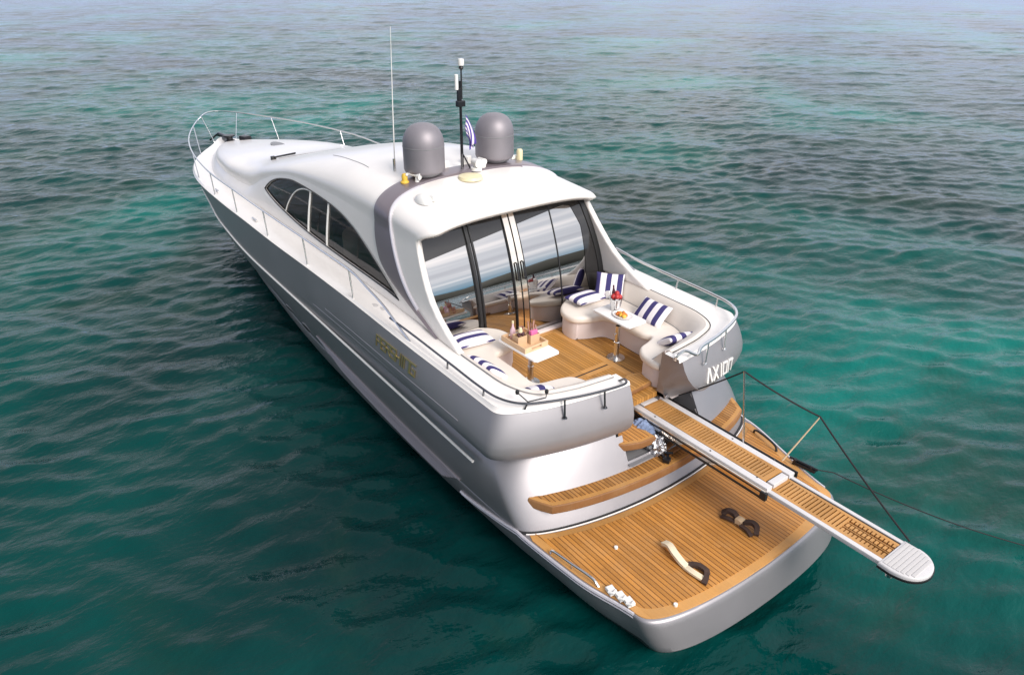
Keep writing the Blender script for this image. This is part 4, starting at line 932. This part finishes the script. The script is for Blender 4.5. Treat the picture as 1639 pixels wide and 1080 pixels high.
MB().tube(sag(root, s1b, .02)+sag(s1b, s2b, .03)[1:]+sag(s2b, tipr, .03)[1:], .012, n=6).build('gangway_rope', M['rope'], gangway)
MB().tube([(.85, GY-.31, GZ), (.85, GY-.31, GZ+.02), (.83, GY-.29, GZ-.02)], .01).build('stanchion_socket', M['black'], gangway)

# ------------------------------------------------------------------ loose things
def table_obj(x, y, cx_, cy_, hx, hy, rz, label):
    t = thing('cocktail_table', label, 'table', (x, y, 1.73), 'pedestal tables in the cockpit')
    dx, dy = cx_-x, cy_-y
    o = [(dx+hx*a_*math.cos(rz)-hy*b_*math.sin(rz), dy+hx*a_*math.sin(rz)+hy*b_*math.cos(rz)) for a_, b_ in ((-1, -.86), (-.90, -1), (.93, -1), (1, -.88), (1, .88), (.93, 1), (-.90, 1), (-1, .86))]
    MB().slab(o, .60, .64, .012, .01).build('tabletop', M['tablewhite'], t, (0, 0, 0))
    mb = MB(); mb.lathe([(.05, .02), (.05, .30), (.04, .31), (.04, .60)], (0, 0, 0), 20); mb.tube([(0, .04, .46), (0, .085, .46)], .012); mb.build('pedestal', M['steel'], t, (0, 0, 0))
    MB().lathe([(0, 0), (.15, 0), (.15, .012), (.07, .025), (.05, .03)], (0, 0, 0), 28).build('pedestal_base', M['steel'], t, (0, 0, 0))
    return t
table_obj(4.05, -.78, 4.27, -1.02, .43, .22, 0.0, 'white cocktail table on a steel pedestal holding an ice bucket and a plate of fruit')
table_obj(4.27, .86, 4.33, .86, .46, .25, .04, 'white cocktail table on a steel pedestal carrying a wooden tray')

def cushion_mesh(Lx, Ly, T):
    mb = MB(); n = 18; us = np.sin(np.linspace(-math.pi/2, math.pi/2, n+1))
    for sg in (1, -1):
        P = []
        for a_ in us:
            row = []
            for b_ in us:
                k = (1-abs(a_)**3)*(1-abs(b_)**3); px = a_*(1-.06*(1-b_*b_)*abs(a_)); py = b_*(1-.06*(1-a_*a_)*abs(b_)); row.append((px*Lx/2, py*Ly/2, sg*T/2*max(0, k)**.42))
            P.append(row)
        mb.grid(np.array(P), flip=(sg > 0))
    return mb
cm_ = {}
def cushion(c, rot, label, kind='x', size=(.60, .44, .17)):
    key = (kind, size)
    if key not in cm_:
        o = cushion_mesh(*size).build('striped_cushion', M['stripe_'+kind], None, tuple(c)); recalc(o); cm_[key] = o
    else: o = cm_[key].copy(); COL.objects.link(o); o.location = c
    o.rotation_euler = rot; return tag(o, label, 'cushion', 'striped cushions in the cockpit')
R_ = math.radians
cushion((5.30, -1.18, 2.27), (R_(0), R_(-4), R_(94)), 'navy striped cushion lying flat on the seat end against the glass door', 'y', (.66, .42, .15))
cushion((5.20, -1.66, 2.40), (R_(66), R_(0), R_(-142)), 'navy striped cushion standing upright in the seat corner behind the ice bucket', 'x', (.52, .48, .16))
cushion((4.10, -1.62, 2.31), (R_(42), R_(0), R_(181)), 'navy striped cushion leaning on the seat back beside the plate of fruit', 'x', (.62, .44, .16))
cushion((3.24, -1.30, 2.27), (R_(34), R_(0), R_(80)), 'navy striped cushion on the aft seat nearest the name letters', 'x', (.56, .40, .16))
cushion((5.18, 1.36, 2.27), (R_(0), R_(-4), R_(88)), 'navy striped cushion lying flat on the seat beside the wooden tray and the white pillar', 'y', (.66, .42, .15))
cushion((4.28, 1.66, 2.27), (R_(38), R_(0), R_(2)), 'navy striped cushion leaning along the side seat between the wooden tray and the hull rail', 'x', (.62, .42, .15))
cushion((3.32, 1.46, 2.27), (R_(24), R_(0), R_(70)), 'navy striped cushion folded into the seat corner beside two small black knobs', 'x', (.42, .36, .15))
mb = MB(); k1, k2, k3, k4 = at(828, 628, 2, 2.62), at(845, 643, 2, 2.52), at(874, 636, 2, 2.52), at(875, 627, 2, 2.60)
mb.tube([tuple(k1), tuple(k2)], .008); mb.tube([tuple(k2), tuple(at(840, 655, 2, 2.5))], .012); mb.tube([tuple(k2), tuple(k3), tuple(k4)], .008)
for k in (k1, k4): mb.lathe([(0, 0), (.024, .0), (.028, .035), (.015, .06), (0, .065)], tuple(k-np.array([0, 0, .02])), 12)
mb.build('flag_socket', M['black'], yacht)

TZ = 2.372
b = thing('ice_bucket', 'steel ice bucket with red fruit and napkin standing on the white table', 'bucket', (4.46, -1.10, TZ))
MB().lathe([(0, 0), (.075, 0), (.082, .05), (.115, .22), (.12, .225), (.108, .22), (.10, .19), (0, .19)], (0, 0, 0), 32).build('bucket', M['steel'], b, (0, 0, 0))
mb = MB()
for a_, r_, z in ((0, .05, .25), (1.3, .055, .25), (2.6, .05, .26), (4.0, .06, .24), (5.2, .03, .29)):
    mb.lathe([(.045*math.sin(t), -.045*math.cos(t)) for t in np.linspace(0, math.pi, 8)], (r_*math.cos(a_), r_*math.sin(a_), z), 12)
mb.build('red_fruit', M['red'], b, (0, 0, 0))
mb = MB(); mb.lathe([(.03, .19), (.036, .30), (.015, .37), (.014, .43), (0, .43)], (.03, -.02, 0), 14); mb.build('bottle_neck', M['darkfruit'], b, (0, 0, 0), rot=(0, .12, .2))
mb = MB(); mb.slab([(-.03, -.02), (.05, -.03), (.06, .02), (-.02, .03)], .2, .32, .01); mb.build('napkin', M['tablewhite'], b, (.05, .04, 0), rot=(.2, .3, .5))
p = thing('fruit_plate', 'white oval plate of sliced fruit on the white table', 'plate', (4.20, -1.02, TZ))
pl = MB().lathe([(0, .004), (.10, .004), (.16, .022), (.168, .026), (.16, .016), (.09, 0), (0, 0)], (0, 0, 0), 36).build('plate', M['tablewhite'], p, (0, 0, 0)); pl.scale = (1.15, .85, 1)
for q in range(16):
    a_ = random.random()*6.28; r_ = .08*math.sqrt(random.random()); mm_ = random.choice(['orange', 'orange', 'red', 'yellow'])
    mb = MB(); s_ = .026+.016*random.random(); mb.lathe([(s_*math.sin(t), -s_*.7*math.cos(t)) for t in np.linspace(0, math.pi, 6)], (0, 0, 0), 9); mb.build('fruit_piece', M[mm_], p, (r_*1.3*math.cos(a_), r_*.8*math.sin(a_), .03+.02*random.random()), rot=(random.random(), random.random(), a_))

t = thing('serving_tray', 'blond wooden serving tray with handle slots on the white table', 'tray', (4.42, .87, TZ))
tl, tw, th_ = .56, .44, .085
MB().box((0, 0, .01), (tl, tw, .02), 0, .004).build('tray_bottom', M['traywood'], t, (0, 0, 0))
mb = MB(); mb.box((0, tw/2, .045), (tl+.02, .022, th_), 0, .005); mb.box((0, -tw/2, .045), (tl+.02, .022, th_), 0, .005)
for sx in (1, -1):
    for (yy, dy, z, dz) in ((.155, .11, .045, th_), (-.155, .11, .045, th_), (0, .2, .016, .027), (0, .2, .078, .019)): mb.box((sx*tl/2, yy, z), (.022, dy+.002, dz), 0, .003)
mb.build('tray_rim', M['traywood'], t, (0, 0, 0)); t.rotation_euler = (0, 0, .04)
for (x, y, h, lab) in ((4.42, .965, .15, 'open cardboard box of dark snacks in the wooden tray'), (4.36, .77, .15, 'open cardboard box of straws and a pink packet in the wooden tray')):
    bx = thing('cardboard_box', lab, 'box', (x, y, TZ+.021)); mb = MB(); wx_, wy_ = .15, .17
    for (cx2, cy2, dx, dy) in ((wx_/2, 0, .006, wy_), (-wx_/2, 0, .006, wy_), (0, wy_/2, wx_, .006), (0, -wy_/2, wx_, .006)): mb.box((cx2, cy2, h/2), (dx, dy, h))
    mb.box((0, 0, h*.6), (wx_, wy_, .006)); mb.build('carton', M['cardboard'], bx, (0, 0, 0))
    if y > .9:
        mb = MB()
        for q in range(9): mb.lathe([(.022*math.sin(u), -.022*math.cos(u)) for u in np.linspace(0, math.pi, 6)], (random.uniform(-.05, .05), random.uniform(-.06, .06), h*.6+.06+.02*random.random()), 9)
        mb.build('snack', M['darkfruit'], bx, (0, 0, 0))
        MB().lathe([(0, 0), (.03, 0), (.035, .06), (.02, .11), (0, .12)], (.01, -.02, h), 14).build('snack_cup', M['cream'], bx, (0, 0, 0))
    else:
        mb = MB()
        for q in range(11): x0, y0 = random.uniform(-.05, .06), random.uniform(-.06, .06); mb.tube([(x0, y0, h*.5), (x0+random.uniform(-.025, .025), y0+random.uniform(-.02, .02), h+.09+random.random()*.14)], .008, n=7)
        mb.build('straw', M['glassware'], bx, (0, 0, 0)); MB().box((-.03, .0, h+.025), (.05, .13, .075), .1, .01).build('packet', M['pink'], bx, (0, 0, 0))
bt = thing('drink_bottle', 'pale pink bottle with cream stopper at the door end of the wooden tray', 'bottle', (4.62, .95, TZ+.021))
MB().lathe([(0, 0), (.038, 0), (.042, .02), (.042, .15), (.016, .21), (.014, .26), (0, .26)], (0, 0, 0), 22).build('bottle_body', M['rose'], bt, (0, 0, 0)); MB().lathe([(0, .26), (.017, .26), (.017, .30), (0, .305)], (0, 0, 0), 14).build('stopper', M['cream'], bt, (0, 0, 0))
gl_ = thing('glass_tumbler', 'amber glass tumbler behind the cardboard boxes on the wooden tray', 'glass', (4.60, .80, TZ+.021))
MB().lathe([(0, 0), (.03, 0), (.04, .16), (.036, .16), (.028, .01), (0, .01)], (0, 0, 0), 20).build('tumbler', M['glassware'], gl_, (0, 0, 0))

# flag on the mast, hanging limp
P = []
for i in range(10):
    f = i/9; row = []
    for j in range(15):
        g = j/14; row.append((-.03-.06*g-.05*math.sin(g*2.6+f*3.0)*g, -.025-.13*g**.6*(1-.3*f)-.035*math.sin(f*8+g*2.5)*(.3+g), -.36*f-.50*g*(1-.5*f)))
    P.append(row)
fl_ = MB().grid(np.array(P)).build('flag', M['flagblue'], None, (7.34, .0, mz+.95)); tag(fl_, 'limp blue and white striped flag hanging from the mast between the domes', 'flag')
fl_.data.materials.append(M['flagwhite'])
for p_ in fl_.data.polygons:
    if (p_.index//14) % 2: p_.material_index = 1
so = fl_.modifiers.new('cloth', 'SOLIDIFY'); so.thickness = .004

# tender chocks left on the platform
def ribbon(pts, wd, th, name, m, par):
    P = [np.array(q, float) for q in smooth_path(pts, 6)]; A = []
    for i, q in enumerate(P):
        d = P[min(i+1, len(P)-1)]-P[max(i-1, 0)]; d /= np.linalg.norm(d); n = np.cross(d, (0, 0, 1.0)); n /= np.linalg.norm(n)+1e-9; u = np.cross(n, d)
        A.append([q-n*wd/2-u*th/2, q+n*wd/2-u*th/2, q+n*wd/2+u*th/2, q-n*wd/2+u*th/2])
    mb = MB(); mb.grid(np.array(A), closev=True); mb.poly(A[0]); mb.poly(A[-1]); o = mb.build(name, m, par); return recalc(o)
c1 = thing('tender_chock', 'cream padded chock with a brown forked end lying on the teak platform', 'chock', (.8, 1.04, .737), 'tender chocks on the swim platform')
ribbon([(1.22, .98, .80), (1.10, 1.0, .85), (.95, 1.05, .84), (.80, 1.06, .79), (.72, 1.05, .765)], .10, .05, 'padded_arm', M['creamfoam'], c1)
ribbon([(.74, 1.0, .77), (.64, .92, .79), (.52, .90, .79), (.46, .93, .77)], .08, .05, 'fork', M['brownfoam'], c1); ribbon([(.74, 1.07, .77), (.6, 1.08, .79), (.44, 1.05, .78)], .09, .035, 'webbing_leg', M['creamfoam'], c1); ribbon([(.50, .90, .76), (.42, 1.0, .79), (.38, 1.10, .76)], .07, .06, 'foot', M['brownfoam'], c1)
c2 = thing('tender_chock', 'dark brown padded chock bound with a tan band on the teak platform', 'chock', (.85, -.16, .737), 'tender chocks on the swim platform')
ribbon([(1.22, -.12, .77), (1.14, -.18, .84), (1.0, -.20, .84), (.90, -.17, .80)], .10, .06, 'pad', M['brownfoam'], c2); ribbon([(1.18, -.05, .76), (1.05, -.06, .80), (.92, -.11, .79)], .07, .035, 'webbing', M['brownfoam'], c2)
ribbon([(.91, -.15, .815), (.85, -.155, .825), (.79, -.16, .815)], .13, .085, 'band', M['tan'], c2)
ribbon([(.80, -.20, .80), (.66, -.26, .84), (.54, -.24, .83), (.46, -.14, .77)], .09, .06, 'pad', M['brownfoam'], c2); ribbon([(.79, -.10, .79), (.64, -.10, .79), (.50, -.06, .765)], .07, .035, 'webbing', M['brownfoam'], c2)

c2.scale = (.74, .80, .85); c1.scale = (.92, .9, .85)
# things stowed beside the gangway root
def blob(c, r, n, name, m, par=None, seed=1, amp=.35):
    rg = np.random.default_rng(seed); fr_ = rg.normal(0, 3.2, (6, 3)); phs = rg.random(6)*6.28; P = []
    for t in np.linspace(.0, math.pi, n):
        row = []
        for q in np.linspace(0, 2*math.pi, n*2, endpoint=False):
            d = np.array([math.sin(t)*math.cos(q), math.sin(t)*math.sin(q), math.cos(t)]); k = 1+amp*sum(abs(math.sin(fr_[i]@d+phs[i])) for i in range(6))/6-amp*.5; row.append(d*k*np.array(r)+np.array(c))
        P.append(row)
    return recalc(MB().grid(np.array(P), closev=True).build(name, m, par, merge=1e-3))
cl = blob((0, 0, 0), (.20, .16, .13), 22, 'folded_clothes', M['bluecloth'], None, 3, .9); cl.location = (2.62, .02, 1.40); tag(cl, 'crumpled faded blue clothes tucked under the gangway', 'clothes')
cl2 = blob((0, 0, 0), (.14, .12, .14), 20, 'plastic_bag', M['foil'], None, 8, 1.0); cl2.location = (2.32, .02, 1.30); tag(cl2, 'crumpled shiny silver bag under the gangway beside the blue clothes', 'bag')
sh = thing('deck_shoe', 'off white mesh deck shoe in the gap beside the gangway root', 'shoe', (2.92, .16, 1.51))
blob((0, 0, .05), (.15, .065, .065), 18, 'shoe_upper', M['shoe'], None, 5, .3).parent = sh; MB().slab([(.16*math.cos(a_), .07*math.sin(a_)*(1+.15*math.cos(a_))) for a_ in np.linspace(0, 6.283, 24, endpoint=False)], 0, .03, .006).build('shoe_sole', M['tablewhite'], sh, (0, 0, 0)); sh.rotation_euler = (0, 0, .6)
gp = thing('folded_bracket', 'black folded metal bracket lying on the transom step under the gangway', 'bracket', (2.2, -.02, 1.16))
mb = MB(); mb.tube([(2.40, -.05, 1.21), (2.10, .06, 1.22)], .025); mb.tube([(2.32, -.18, 1.22), (2.02, .04, 1.20)], .02); mb.tube([(2.36, .1, 1.2), (2.08, -.10, 1.24)], .018); mb.box((2.06, .05, 1.20), (.10, .09, .06), .4, .01); mb.build('bracket_arm', M['blackmetal'], gp)
mb = MB(); mb.box((2.25, -.25, 1.25), (.08, .35, .03), .15, .005); mb.box((2.16, -.25, 1.21), (.08, .35, .03), .1, .005); mb.build('wooden_slat', M['teak_side'], gp)
ml = [(.86, -1.99, .83), (.7, -2.2, .78)]+sag((.7, -2.2, .78), tuple(at(1520, 835, 2, .45)), .03, 8)[1:]+sag(tuple(at(1520, 835, 2, .45)), tuple(at(1668, 880, 2, .12)), .02, 8)[1:]
e_ = at(1668, 880, 2, .12); ml += [tuple(e_+(e_-np.array(ml[-4]))*2+np.array([0, 0, -.25]))]
tag(MB().tube(ml, .0085, n=6).build('mooring_line', M['rope'], None), 'black mooring line running from the platform cleat into the sea', 'rope')
